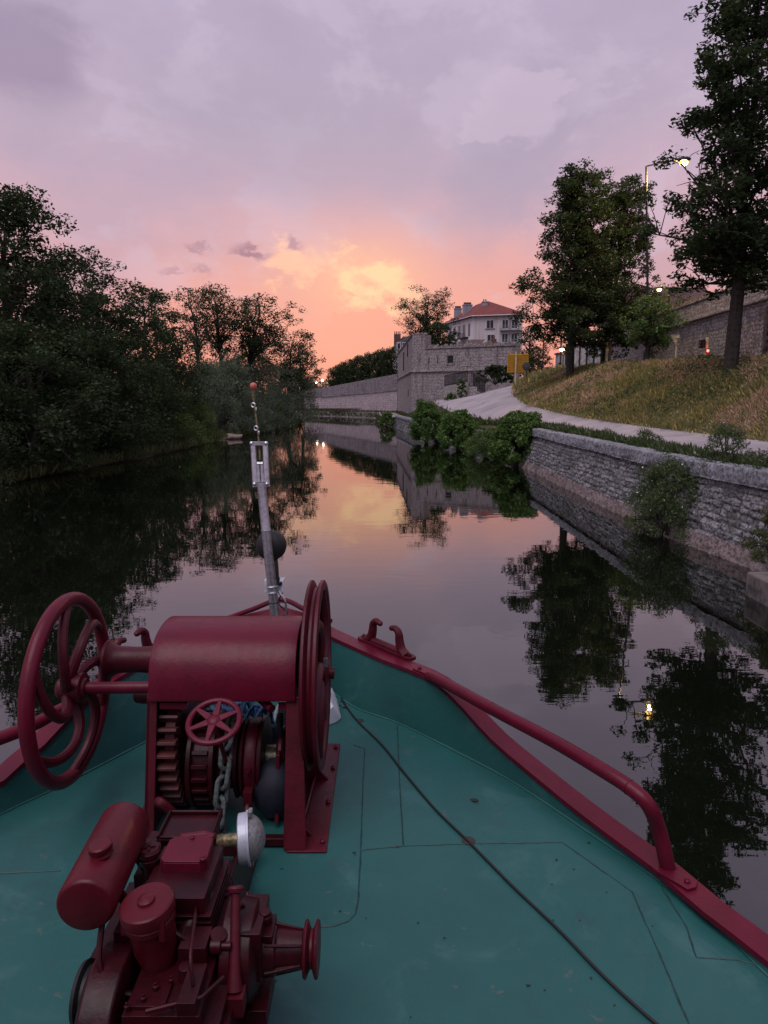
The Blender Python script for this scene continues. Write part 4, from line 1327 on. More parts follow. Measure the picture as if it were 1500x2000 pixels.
tree('tree', (-19.5, 25, 1.2), tz(300, 25), 4.4, 2.0, 'tall dark tree at the left edge of the picture', M['leaf_left'], 1, .19, 26000, 'round', .28, 24, 6, .24, GL)
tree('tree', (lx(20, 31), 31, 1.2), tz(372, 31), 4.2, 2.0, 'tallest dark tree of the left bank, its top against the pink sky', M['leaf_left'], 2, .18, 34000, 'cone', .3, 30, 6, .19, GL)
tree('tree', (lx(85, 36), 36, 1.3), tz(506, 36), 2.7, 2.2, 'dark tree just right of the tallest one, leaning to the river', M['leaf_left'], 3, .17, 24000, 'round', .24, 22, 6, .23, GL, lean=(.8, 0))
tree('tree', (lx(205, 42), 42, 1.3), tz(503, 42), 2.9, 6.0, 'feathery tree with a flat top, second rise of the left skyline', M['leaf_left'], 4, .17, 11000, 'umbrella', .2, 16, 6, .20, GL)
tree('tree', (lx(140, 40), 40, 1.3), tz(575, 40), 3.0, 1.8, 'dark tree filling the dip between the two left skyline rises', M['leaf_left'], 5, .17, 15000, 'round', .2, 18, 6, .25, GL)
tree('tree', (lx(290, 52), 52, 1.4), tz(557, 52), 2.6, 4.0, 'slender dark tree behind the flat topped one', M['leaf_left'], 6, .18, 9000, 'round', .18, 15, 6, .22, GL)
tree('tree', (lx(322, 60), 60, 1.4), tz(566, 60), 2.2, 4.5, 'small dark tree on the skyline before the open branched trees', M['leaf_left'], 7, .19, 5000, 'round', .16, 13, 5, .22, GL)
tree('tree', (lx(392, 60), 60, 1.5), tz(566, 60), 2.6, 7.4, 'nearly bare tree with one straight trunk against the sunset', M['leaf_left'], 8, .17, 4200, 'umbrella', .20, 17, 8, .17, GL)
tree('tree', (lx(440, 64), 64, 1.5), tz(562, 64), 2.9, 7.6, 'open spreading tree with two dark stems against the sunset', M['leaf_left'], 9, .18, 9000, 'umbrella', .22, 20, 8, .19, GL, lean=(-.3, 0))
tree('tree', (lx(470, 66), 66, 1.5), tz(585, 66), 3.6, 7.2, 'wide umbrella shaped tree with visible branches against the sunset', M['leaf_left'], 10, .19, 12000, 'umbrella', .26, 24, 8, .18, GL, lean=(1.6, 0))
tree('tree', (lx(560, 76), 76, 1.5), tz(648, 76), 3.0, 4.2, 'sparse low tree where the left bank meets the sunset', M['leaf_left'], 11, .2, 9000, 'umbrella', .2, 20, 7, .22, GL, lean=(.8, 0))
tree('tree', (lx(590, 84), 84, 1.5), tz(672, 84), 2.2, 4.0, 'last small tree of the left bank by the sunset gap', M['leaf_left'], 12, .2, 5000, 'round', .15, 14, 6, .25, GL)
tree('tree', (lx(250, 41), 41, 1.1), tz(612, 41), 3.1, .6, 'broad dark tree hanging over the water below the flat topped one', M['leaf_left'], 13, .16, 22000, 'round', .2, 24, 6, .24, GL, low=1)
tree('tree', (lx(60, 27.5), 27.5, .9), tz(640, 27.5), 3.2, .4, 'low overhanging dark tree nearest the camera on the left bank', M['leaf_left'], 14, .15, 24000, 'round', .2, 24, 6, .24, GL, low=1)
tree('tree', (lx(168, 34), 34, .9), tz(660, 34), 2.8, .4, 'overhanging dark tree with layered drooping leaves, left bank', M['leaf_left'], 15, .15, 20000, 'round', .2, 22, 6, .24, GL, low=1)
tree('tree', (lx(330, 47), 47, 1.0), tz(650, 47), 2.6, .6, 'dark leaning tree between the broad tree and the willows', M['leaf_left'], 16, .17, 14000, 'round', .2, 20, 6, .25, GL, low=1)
GB_ = 'bushes at the water on the left bank'
for i, (px, y, py, r, n, mt, lab) in enumerate((
        (395, 55, 690, 2.2, 8000, 'leaf_willow', 'grey green willow bush behind the pale mud rock'),
        (440, 60, 688, 2.5, 8000, 'leaf_willow', 'taller willow bush below the two stemmed tree'),
        (515, 68, 690, 2.7, 9000, 'leaf_willow', 'large grey willow bush behind the mast'),
        (560, 76, 700, 2.9, 9000, 'leaf_willow', 'drooping willow bush at the bend of the left bank'),
        (586, 86, 722, 2.4, 5000, 'leaf_left', 'dark bush closing the left bank beside the far wall'),
        (412, 49, 778, 1.5, 5000, 'leaf_mid', 'rounded light green bush above the pale mud rock'),
        (365, 45, 800, 1.6, 4500, 'leaf_mid', 'low spreading bush left of the rounded light green one'),
        (330, 42, 828, 1.3, 3500, 'leaf_left', 'low dark reeds left of the pale rock'),
        (490, 63, 775, 1.9, 5000, 'leaf_willow', 'low bush at the water right of the pale rock'),
        (545, 76, 790, 1.7, 3600, 'leaf_mid', 'low light bush at the waterline left of the far wall'),
        (235, 35, 800, 1.8, 6000, 'leaf_left', 'dark bush trailing in the water under the broad tree'),
        (120, 29, 810, 1.9, 7000, 'leaf_left', 'dark bush trailing in the water under the layered tree'),
        (10, 23.5, 800, 2.0, 7000, 'leaf_left', 'black green bush at the far left waterline'),
        (290, 39, 815, 1.5, 4000, 'leaf_left', 'small dark bush between reeds and trailing bush'))):
    x = interp(LX, y) - r * .55
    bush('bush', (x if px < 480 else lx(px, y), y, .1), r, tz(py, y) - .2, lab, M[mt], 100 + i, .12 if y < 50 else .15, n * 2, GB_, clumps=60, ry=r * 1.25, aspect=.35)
# deep growth behind the first row: one mass
rg = np.random.default_rng(77)
cs = np.array([(-22 - rg.uniform(0, 9) - .05 * y, y, rg.uniform(1.2, 7.5)) for y in np.linspace(10, 100, 200)])
P = clump_leaves(rg, cs, rg.uniform(1.0, 1.9, 200), 26000); U, V = leaf_axes(rg, 26000, .34, .6)
cs = []
for y in np.linspace(38, 98, 150):
    top_ = tz(690 - 12 * math.sin(y * .35), y)
    for q_ in range(2): cs.append((interp(LX, y) - rg.uniform(3.0, 8.0), y, rg.uniform(.8, top_ - .9)))
P2 = clump_leaves(rg, np.array(cs), rg.uniform(1.0, 1.7, len(cs)), 60000); U2, V2 = leaf_axes(rg, 60000, .24, .5)
P, U, V = np.concatenate([P, P2]), np.concatenate([U, U2]), np.concatenate([V, V2])
tag(quads_mesh('undergrowth', P, U, V, M['leaf_left']), 'dark mass of growth behind the first trees of the left bank', 'undergrowth', None, 'stuff')
# reeds / grass fringe along the left waterline
P = []
for k in range(9000):
    y = rg.uniform(18, 92); P.append((interp(LX, y) - rg.uniform(-.5, 1.6), y + rg.normal() * .1, .05))
blades('bank_grass', np.array(P), .55, .09, M['leaf_olive'], 78, 'dark grass fringe along the left waterline', 'grass', .5)
# pale mud rock at the waterline
c = GZ(447, 857, 0.0)
t = thing('flat_rock', (c.x, c.y, 0), 'pale smooth rock lying at the waterline below the light green bush', 'rock')
m = MB(); m.ball((c.x, c.y, .10), .9, 22, (1.15, .7, .30))
for i, v_ in enumerate(m.v):
    m.v[i] = v_ + Vector((0, 0, .05 * math.sin(v_.x * 5 + v_.y * 3) + .10 * (v_.x - c.x)))
m.build('stone', M['rock'], t)

# ------------------------------------------------------------------ trees on the right
GR = 'trees on the grass bank'
tree('tree', (GY(1427, 712, 25).x, 25, 4.0), 16.7, 2.75, 6.7, 'tall dark tree with a thick trunk at the right edge', M['leaf_dark'], 31, .15, 56000, 'cone', .19, 50, 11, .155, GR, forks=6.0, lean=(.75, 0), gap=((tuple(GY(1336, 315, 25.0)), 1.0), (tuple(GY(1332, 316, 23.3)), 1.0), (tuple(GY(1336, 316, 26.9)), .95), (tuple(GY(1332, 316, 21.8)), .9), (tuple(GY(1288, 565, 25.0)), .5)))
tree('tree', (GY(1113, 726, 43).x, 43, 4.6), tz(338, 43), 3.0, 6.2, 'dark leaning tree on the bank left of the tall lamp post', M['leaf_dark'], 32, .155, 70000, 'cone', .19, 52, 11, .175, GR, forks=6.0, lean=(.5, 0))
tree('tree', (GY(1178, 716, 45).x, 45, 4.6), tz(345, 45), 2.45, 6.0, 'lighter, airier tree between the dark leaning tree and the lamp post', M['leaf_dark'], 33, .155, 46000, 'cone', .18, 46, 11, .18, GR, forks=6.0, lean=(.55, 0), gap=((tuple(GY(1288, 565, 45.0)), .7),))
tree('tree', (GY(1262, 712, 36.5).x, 36.5, 4.5), tz(582, 36.5), 1.25, 5.6, 'small lamp lit tree in front of the lamp post', M['leaf_mid'], 34, .15, 5200, 'round', .12, 18, 6, .30, GR)
tree('tree', (GY(832, 676, 100).x, 100, 7), tz(566, 100), 4.6, 9.5, 'broad half bare tree beside the white house', M['leaf_dark'], 35, .22, 15000, 'umbrella', .32, 34, 8, .17)
tree('tree', (GY(858, 676, 96).x, 96, 7), tz(632, 96), 2.8, 7.6, 'dense low tree under the half bare tree by the white house', M['leaf_dark'], 36, .24, 9000, 'round', .2, 18, 6, .24)
tree('tree', (GY(1030, 720, 95).x, 95, 5), tz(636, 95), 2.6, 5.4, 'dark tree filling the gap right of the white house', M['leaf_dark'], 37, .24, 6500, 'round', .2, 20, 6, .25)
tree('tree', (GY(1050, 715, 78).x, 78, 4.8), tz(684, 78), 1.5, 5.0, 'low dark shrubby tree right of the round sign', M['leaf_dark'], 38, .2, 2600, 'round', .12, 14, 5, .3)
tree('tree', (GY(1310, 600, 70).x, 70, 6), tz(560, 70), 2.4, 8.0, 'dark tree top behind the rampart, under the lit lamp', M['leaf_dark'], 39, .2, 3500, 'round', .2, 14, 5, .25)
# clipped row on the far rampart
GH = 'clipped trees in a row behind the river wall'
LH = ['tallest clipped tree of the row, beside the bastion', 'clipped tree second from the bastion', 'clipped tree third from the bastion', 'clipped tree in the middle of the row, fourth from the bastion',
      'clipped tree fifth from the bastion', 'clipped tree sixth from the bastion', 'seventh clipped tree, near the end of the row', 'last and lowest clipped tree of the row']
for i, lab in enumerate(LH):
    f = i / 7; px = 765 - 108 * f; y = 118 + 20 * f
    tree('row_tree', (GY(px, 745, y).x, y, 3.6), tz(681 + 34 * f ** 1.4, y), 1.75, 4.2, lab, M['leaf_left'], 50 + i, .24, 9000, 'column', .2, 30, 6, .42, GH)
# woods closing the river in the distance, and the hill
cs = np.concatenate([np.array([(x + rg.uniform(-2, 2), 190 + rg.uniform(0, 40), rg.uniform(1.5, 9.0 + 2.5 * math.sin(x * .21))) for x in np.linspace(-60, 2, 90)]),
                     np.array([(x + rg.uniform(-2, 2), 158 + rg.uniform(0, 20), rg.uniform(1.0, 6.5)) for x in np.linspace(-36, -8, 60)])])
P = clump_leaves(rg, cs, rg.uniform(1.4, 2.6, len(cs)), 24000); U, V = leaf_axes(rg, 24000, .5, .6)
tag(quads_mesh('woods', P, U, V, M['leaf_willow']), 'distant dusky woods closing the river beyond the long wall', 'woods', None, 'stuff')
bush('bush', GY(641, 754, 148), .9, 1.6, 'yellow green bush lit by the two tiny lamps', M['leaf_bush'], 80, .25, 500, clumps=12)

# ------------------------------------------------------------------ quay bushes and weeds
GQ = 'rounded bushes growing from the quay'
for i, (px, y, py, r, n, lab) in enumerate((
        (833, 48, 783, 1.12, 8000, 'farthest and tallest of the rounded quay bushes, by the bastion'),
        (895, 41, 804, 1.12, 8000, 'second rounded quay bush from the bastion'),
        (950, 36.0, 840, 0.95, 7500, 'small fine leaved quay bush between two larger ones'),
        (1017, 31.8, 806, 1.12, 12000, 'nearest and largest rounded quay bush, at the end of the coping'))):
    x = interp(QX, y) - .15
    x = GY(px, 860, y).x
    fine = i == 2; n = int(n * 1.8)
    bush('bush', (x, y, .10), r, tz(py, y) - .05, lab, M['leaf_mid' if fine else 'leaf_bush'], 120 + i, .09 if fine else .115, n, GQ, clumps=64, ry=r * 1.1, aspect=.35 if fine else .8)
bush('bush', (6.12, 15.3, -.02), .74, 1.75, 'big weedy bush with white flowers rooted in the near quay wall', M['leaf_weed'], 130, .085, 15000, flat=1.2, clumps=70, ry=.95, flowers=26, aspect=.22)
bush('bush', (6.35, 11.2, .3), .45, 1.15, 'dark weed clump at the near broken end of the quay wall', M['leaf_olive'], 131, .07, 5000, flat=1.2, clumps=36, aspect=.3)
GW = 'weed clumps standing on the coping'
for i, (px, y, h, lab) in enumerate(((1102, 28.0, .50, 'short weed clump first along the coping from the bushes'), (1185, 23.5, .45, 'low weed clump on the coping at its middle'), (1265, 19.6, .62, 'tall stalked weed clump on the coping behind the weedy bush'),
                                (1318, 17.2, .40, 'broad low weed clump on the coping above the weedy bush'), (1412, 14.8, .95, 'tallest weed clump with white umbels at the right end of the coping'), (1475, 13.6, .5, 'last weed clump on the coping at the right edge'))):
    x = GY(px, 860, y).x; zz = interp(QZ, y) - .16
    bush('weed', (max(x, interp(QX, y) + .45), y, zz), .42 if h < .9 else .5, h, lab, M['leaf_weed'], 140 + i, .07, 2600 if h < .9 else 4200, GW, 'weed', clumps=34, flowers=30 if h > .9 else 0, aspect=.2, ry=.7, flat=1.8)
rg = np.random.default_rng(21)
P = []
for k in range(20000):
    y = rg.uniform(10, 34) if k < 13000 else rg.uniform(33, 70); a_ = interp(QX, y) + .42; b_ = interp(RL, y)
    f = rg.beta(.7, 2.6)
    if vnoise(np.array(y * .8), np.array(f * 2 + 3.0), 51) < .42 and rg.random() < .8: continue
    P.append((a_ + (b_ - a_ + .25) * f, y, interp(QZ, y) - .03 + (interp(RLZ, y) - interp(QZ, y) + .01) * f))
blades('verge_grass', np.array(P), np.array([.12 + .007 * p[1] for p in P]), np.array([.025 + .0012 * p[1] for p in P]), M['leaf_weed'], 22, 'rough grass verge between the coping and the road', 'grass', .5)
# the grass bank
N = 105000
yy = 12 + 60 * rg.beta(1.0, 1.9, N); f = rg.uniform(0, 1.12, N) ** .9 - .07 * rg.random(N) ** 2
xa = np.interp(yy, [t[0] for t in RR], [t[1] for t in RR]); xb = np.interp(yy, [t[0] for t in CX], [t[1] for t in CX])
xx = xa + (xb - xa) * f + rg.normal(size=N) * .06
zz = np.array([bank_z(a_, b_) for a_, b_ in zip(xx, yy)])
patch = vnoise(xx * .75 + 7, yy * .30, 31) * .6 + vnoise(xx * 2.3, yy * 1.1, 32) * .4
dry = (patch > .49) & (rg.random(N) < .92)
hv = .10 + .28 * vnoise(xx * .9, yy * .7, 33)
PP = np.stack([xx, yy, zz - .03], 1)
wv = .018 + .0009 * yy
blades('bank_meadow_grass', PP[~dry], hv[~dry], wv[~dry], M['grass'], 23, 'green and yellow meadow grass covering the bank above the road', 'grass', .55)
blades('dry_meadow_grass', PP[dry], hv[dry] * .95, wv[dry] * .85, M['straw'], 24, 'straw coloured dry grass patches on the bank above the road', 'grass', .75)
# leafy herbs in the meadow: clumps
kk = np.where((vnoise(xx * .6, yy * .5, 41) > .60))[0][:9000]
U, V = leaf_axes(rg, len(kk), .11, .5)
tag(quads_mesh('meadow_herbs', PP[kk] + np.stack([0 * kk, 0 * kk, rg.uniform(.03, .32, len(kk))], 1), U, V, M['leaf_weed']), 'leafy green herbs scattered through the bank grass', 'herbs', None, 'stuff')
N2 = 5000; y2 = rg.uniform(50, 72, N2); xr = np.interp(y2, [t[0] for t in RR], [t[1] for t in RR]) + rg.uniform(0, 9, N2)
P = np.stack([xr, y2, np.array([bank_z(a_, b_) for a_, b_ in zip(xr, y2)])], 1)
blades('ramp_top_grass', P, .55, .10, M['grass'], 25, 'tall grass around the signs at the top of the ramp', 'grass', .4)
# leaves floating on the water
k = 160; P = np.stack([rg.uniform(-8, 3, k), rg.uniform(36, 110, k), np.full(k, .012)], 1)
U = np.stack([rg.uniform(.08, .35, k), rg.uniform(-.03, .03, k), np.zeros(k)], 1); V = np.stack([np.zeros(k), rg.uniform(.03, .06, k), np.zeros(k)], 1)
tag(quads_mesh('floating_leaves', P, U, V, M['rock']), 'pale specks of leaves drifting on the far water', 'leaves', None, 'stuff')

# ------------------------------------------------------------------ the boat
ZD = .90


def GD(px, py, h=0.0): return GZ(px, py, ZD + h)


boat = thing('boat', (-.5, 3, 0), 'green decked barge bow with red gunwale and pipe handrails', 'boat')
JR = [GD(696, 1384), GD(780, 1414), GD(900, 1474), GD(996, 1525), GD(1092, 1588), GD(1176, 1645), GD(1260, 1702), GD(1390, 1800), GD(1500, 1908)]
JL = [GD(300, 1442), GD(217, 1485), GD(100, 1545), GD(0, 1592)]
apex = Vector((-.66, 5.02, ZD))
JR = [apex, Vector((-.46, 4.93, ZD))] + JR + [Vector((1.62, 1.5, ZD)), Vector((1.75, .5, ZD)), Vector((1.8, -1, ZD)), Vector((1.8, -4, ZD))]
JL = [apex, Vector((-.86, 4.88, ZD)), Vector((-1.12, 4.55, ZD))] + JL + [Vector((-2.25, 2.7, ZD)), Vector((-2.55, 1.8, ZD)), Vector((-2.75, .6, ZD)), Vector((-2.8, -1, ZD)), Vector((-2.8, -4, ZD))]
GRp = [(657, 1249, .39), (744, 1288, .355), (834, 1324, .345), (888, 1366, .29), (960, 1444, .16), (1044, 1516, .10), (1140, 1594, .065), (1236, 1666, .05), (1284, 1702, .045), (1380, 1786, .042), (1500, 1879, .042)]
GRi = [GD(*q) for q in GRp]
GLp = [(200, 1345, .39), (136, 1402, .31), (88, 1454, .235), (45, 1490, .19), (0, 1530, .15)]
GLi = [GD(*q) for q in GLp]
tip = GD(545, 1207, .44)
GRi = [tip, GD(600, 1222, .42)] + GRi + [Vector((1.72, 1.45, ZD + .045)), Vector((1.84, .5, ZD + .045)), Vector((1.9, -1, ZD + .045)), Vector((1.9, -4, ZD + .045))]
GLi = [tip, GD(480, 1222, .43), GD(400, 1248, .43), GD(300, 1288, .43)] + GLi + [Vector((-2.36, 2.7, ZD + .12)), Vector((-2.65, 1.8, ZD + .08)), Vector((-2.85, .6, ZD + .08)), Vector((-2.9, -1, ZD + .08)), Vector((-2.9, -4, ZD + .08))]


def resample(pts, n):
    p = crv(pts, 8); d = [0]
    for a, b in zip(p, p[1:]): d.append(d[-1] + (b - a).length)
    out = []
    for i in range(n):
        s = d[-1] * (i / (n - 1)) ** 1.25
        k = max(j for j in range(len(d)) if d[j] <= s + 1e-9); k = min(k, len(p) - 2)
        t = (s - d[k]) / max(1e-9, d[k + 1] - d[k]); out.append(p[k].lerp(p[k + 1], min(1, t)))
    return out


NS = 70
jr, jl, gr, gl = (resample(p, NS) for p in (JR, JL, GRi, GLi))
# keep the bulwark rising outwards from the deck edge
def outward(c):
    o = []
    for i in range(len(c)):
        t = (c[min(i + 1, len(c) - 1)] - c[max(i - 1, 0)]); t.z = 0; t.normalize()
        o.append(t)
    return o


# match gunwale samples to deck samples by nearest along the side
dk = MB(); loop = jr + jl[:0:-1]
dk.add(loop, [tuple(range(len(loop)))])
o = dk.build('deck', M['teal'], boat, smooth=0)
bw_ = MB(); bw_.loft([jr, [a.lerp(b, .5) + (b - a).cross(Vector((0, 0, 1))) * 0 for a, b in zip(jr, gr)], gr]); bw_.loft([jl, [a.lerp(b, .5) for a, b in zip(jl, gl)], gl])
bw_.build('bulwark', M['teal'], boat, smooth=1.2)
gw = MB(); hull = MB()
for side, g in ((1, gr), (-1, gl)):
    ts = outward(g)
    W = .105
    ns = [Vector((-t.y, t.x, 0)) * side for t in ts]      # outward
    ns = [n if (n.x * side > -.2) else -n for n in ns]
    ns[0] = Vector((0, 1, 0))
    up = Vector((0, 0, .012))
    rows = [[p - n * .012 - up, p - n * .012 + up, p + n * W + up, p + n * (W + .008), p + n * W - up * 2.5, p - n * .012 - up] for p, n in zip(g, ns)]
    gw.loft(rows)
    hull.loft([[p + n * (W - .02) - up, p + n * (W - .06) - Vector((0, 0, .5)), Vector((p.x * .93 - .03, p.y * .985, .2)) , Vector((p.x * .88 - .06, p.y * .96, -.4))] for p, n in zip(g, ns)])
gw.build('gunwale', M['red'], boat, smooth=.9)
hull.build('hull', M['black'], boat, smooth=1.2)
# unseen cabin behind the windlass deck (added to keep light off the engine)
cbn = MB(); cbn.box((-2.3, -3.8, ZD + .002), (1.4, -.55, ZD + 1.75)); cbn.box((-2.4, -3.9, ZD + 1.752), (1.5, -.45, ZD + 1.80))
cbn.build('shade_cabin', M['teal'], boat, bevel=.02)
# bow cap plate with raised lip
bc = MB(); t0 = tip + Vector((0, .03, .014))
bp = [t0 + Vector(q) for q in ((-.40, -.22, -.01), (-.2, -.05, .01), (0, .10, .02), (.2, -.05, .01), (.40, -.22, -.01), (.2, -.26, -.005), (0, -.22, 0), (-.2, -.26, -.005))]
bc.prism(bp, (0, 0, .022)); bc.tube(crv([bp[0] + Vector((0, 0, .03)), bp[1] + Vector((0, 0, .045)), bp[2] + Vector((0, 0, .07)), bp[3] + Vector((0, 0, .045)), bp[4] + Vector((0, 0, .03))], 5), .02, 8)
bc.build('bow_plate', M['red'], boat, bevel=.004)
# handrails
HR = [GD(838, 1320, .36), GD(862, 1330, .385), GD(960, 1384, .41), GD(1080, 1447, .42), GD(1170, 1500, .42), GD(1228, 1537, .40), GD(1266, 1572, .355), GD(1288, 1625, .22), GD(1306, 1702, .045)]
hr = MB(); hr.tube(crv(HR, 6), .033, 14)
e = HR[0]; d_ = (HR[1] - HR[0]).normalized()
hr.ring(HR[-1] + Vector((0, 0, .006)), (0, 0, 1), .034, .008, 26, 6); hr.ring(HR[-4], HR[-4] - HR[-5], .0325, .0025, 26, 5); hr.ring(HR[2], HR[2] - HR[1], .0325, .002, 26, 5)
hr.build('handrail', M['red'], boat)
ft = MB(); f0 = GD(1322, 1716, .056); 
gt_ = Vector((.62, -.78, 0)).normalized(); gn_ = Vector((.78, .62, 0))
ft.prism([f0 + gt_ * a + gn_ * b for a, b in ((-.075, -.035), (.07, -.04), (.085, 0), (.07, .04), (-.075, .035))], (0, 0, .012))
ft.bolt(f0 + gt_ * .045 + Vector((0, 0, .012)), (0, 0, 1), .014, .008)
ft.build('rail_foot', M['red'], boat, bevel=.003); ft = MB()
f1 = GD(826, 1312, .36); ft.prism([f1 + Vector((.62, -.7, 0)) * a + Vector((.7, .62, 0)) * b for a, b in ((-.07, -.03), (.08, -.03), (.08, .03), (-.07, .03))], (0, 0, .012)); ft.bolt(f1 + Vector((-.02, .02, .012)), (0, 0, 1), .014, .01)
ft.build('rail_foot', M['red'], boat, bevel=.003)
HL = [GD(202, 1345, .41), GD(125, 1383, .42), GD(0, 1442, .42), Vector((-2.42, 2.75, ZD + .42)), Vector((-2.52, 2.45, ZD + .38)), Vector((-2.56, 2.35, ZD + .25)), Vector((-2.58, 2.3, ZD + .1))]
hr = MB(); hr.tube(crv(HL, 6), .033, 14); hr.build('handrail', M['red'], boat)


# fairleads: curled open chocks on the gunwale
def fairlead(c, d, name='fairlead'):
    """c centre on the gunwale, d direction along it"""
    d = Vector((d[0], d[1], d[2])).normalized(); n = d.cross(Vector((0, 0, 1))).normalized(); u = Vector((0, 0, 1))
    m = MB(); P_ = lambda a, h, w=0: c + d * a + u * h + n * w
    base = [(-.25, -.03), (-.22, -.042), (.22, -.042), (.25, -.03), (.25, .03), (.22, .042), (-.22, .042), (-.25, .03)]
    m.prism([P_(a, 0, w) for a, w in base], u * .022)
    m.tube([P_(-.13, .025), P_(.13, .025)], .026, 10)
    for s in (-1, 1):
        m.tube(crv([P_(s * .185, .012), P_(s * .145, .045), P_(s * .128, .10), P_(s * .122, .145), P_(s * .095, .172), P_(s * .055, .166)], 5), [.036, .019], 10)
        m.ball(P_(s * .055, .166), .019, 10)
        m.bolt(P_(s * .22, .022), u, .016, .012)
    return m.build(name, M['red_worn'], boat)


ca, cb_ = GD(700, 1252, .385), GD(793, 1292, .36)
fairlead((ca + cb_) / 2 + Vector((.03, .03, 0)), cb_ - ca)
cl1, cl2 = GD(225, 1318, .42), GD(300, 1278, .44)
fairlead((cl1 + cl2) / 2 + Vector((-.03, .03, .0)), cl2 - cl1)

# raised seams on the deck
def seam(pp, r=.0032):
    sm_ = MB()
    pts = [GD(px, py, .001) for px, py in pp]
    q = []
    for a, b in zip(pts, pts[1:]):
        k = max(2, int((b - a).length / .03))
        q += [a.lerp(b, i / k) for i in range(k)]
    q.append(pts[-1]); rr = random.Random(len(pts) * 7 + int(pp[0][0]))
    q = [p + Vector((rr.uniform(-1, 1), rr.uniform(-1, 1), 0)) * .0015 for p in q]
    sm_.tube(q, [r * rr.uniform(.6, 1.4) for _ in q], 5); sm_.build('weld_seam', M['seam'], boat)

seam([(712, 1462), (708, 1560), (704, 1680), (700, 1760), (694, 1785), (680, 1800), (655, 1808), (560, 1815)])
seam([(776, 1418), (780, 1520), (788, 1650)])
seam([(704, 1660), (788, 1652), (900, 1648), (1098, 1645), (1235, 1742), (1260, 1800), (1300, 1890), (1345, 2000)])
seam([(1290, 1730), (1340, 1810), (1360, 1870), (1440, 1875), (1500, 1890)])
seam([(0, 1706), (60, 1703), (118, 1700)])
seam([(690, 1455), (712, 1462)])
ed = MB(); rr_ = random.Random(4)
for j_ in (jr, jl): ed.tube([p + Vector((0, 0, .003)) for p in j_], [rr_.uniform(.005, .010) for _ in j_], 6)
ed.build('edge_weld', M['teal'], boat)

# ------------------------------------------------------------------ the windlass
wl = thing('windlass', (-.76, 3.5, ZD), 'old red anchor windlass with two big spoked wheels and a curved hood', 'windlass')
H = lambda x, y, h: Vector((x, y, ZD + h))
YA = 3.5
# curved hood
prof = [(3.185, .645), (3.19, .71), (3.205, .775), (3.235, .835), (3.285, .885), (3.35, .917), (3.43, .932), (3.52, .935), (3.62, .92), (3.71, .88), (3.77, .82), (3.80, .74), (3.81, .64)]
hd = MB(); pr = [(p.y, p.z) for p in crv([Vector((0, a, b)) for a, b in prof], 4)]
xs = np.linspace(-1.105, -.415, 12)
hd.loft([[H(x, y, z) for y, z in pr] for x in xs])
hood = hd.build('hood', M['red'], wl, smooth=1.0, solid=.012, bevel=.003)
ck = MB()
for x, t_ in ((-1.098, .010), (-.432, .010)):
    ck.prism([H(x, y, z - .012) for y, z in pr[2:-2:2]], (t_, 0, 0))
ck.build('hood_cheek', M['red_worn'], hood)
lip = MB(); lip.box(H(-1.06, 3.20, .60), H(-.93, 3.215, .63)); lip.box(H(-.50, 3.20, .60), H(-.43, 3.215, .63)); lip.build('hood_tab', M['red'], hood)
# side frames
fr_ = MB(); x = -.445
fr_.prism([H(x, 3.00, .012), H(x, 4.0, .012), H(x, 3.78, .68), H(x, 3.66, .87), H(x, 3.34, .87), H(x, 3.22, .66)], (.018, 0, 0))
fr_.prism([H(-.46, 2.99, .012), H(-.46, 3.20, .66), H(-.385, 3.20, .66), H(-.355, 2.99, .012)], (0, .016, 0))       # front flange
fr_.prism([H(-.425, 3.06, .012), H(-.425, 3.30, .50), H(-.30, 3.12, .012)], (0, .014, 0)) if False else None
fr_.box(H(-.445, 2.985, .0), H(-.262, 4.02, .012))
fr_.tube([H(-.40, 3.02, .03), H(-.36, 3.9, .03)], .010, 6)
fr_.prism([H(-.427, 3.1, .012), H(-.427, 3.1, .12), H(-.34, 3.1, .012)], (0, .016, 0)); fr_.prism([H(-.427, 3.6, .012), H(-.427, 3.6, .16), H(-.30, 3.6, .012)], (0, .016, 0))
for y in (3.05, 3.38, 3.72, 3.96):
    for xx_ in (-.285, -.41): fr_.bolt(H(xx_, y, .012), (0, 0, 1), .014, .012)
fr_.build('side_frame', M['red_worn'], wl, bevel=.003)
fr_ = MB(); x = -1.118
fr_.prism([H(x, 3.05, .012), H(x, 3.95, .012), H(x, 3.78, .68), H(x, 3.66, .87), H(x, 3.34, .87), H(x, 3.20, .66)], (.018, 0, 0))
fr_.box(H(-1.22, 3.02, .0), H(-1.10, 3.98, .012)); fr_.prism([H(-1.118, 3.05, .012), H(-1.118, 3.20, .66), H(-1.07, 3.20, .66), H(-1.07, 3.05, .012)], (0, .014, 0))
for y in (3.1, 3.5, 3.9): fr_.bolt(H(-1.18, y, .012), (0, 0, 1), .014, .012)
fr_.build('side_frame', M['red_worn'], wl, bevel=.003)


def xcyl(mb, x0, x1, y, h, r, seg=32): return mb.lathe(H(x0, y, h), (1, 0, 0), [(0, r), (x1 - x0, r)], seg)


# main shaft
ZS, YS = .24, 3.42
m = MB(); xcyl(m, -1.11, -.44, YS, ZS, .045, 20); m.build('main_shaft', M['grease'], wl)
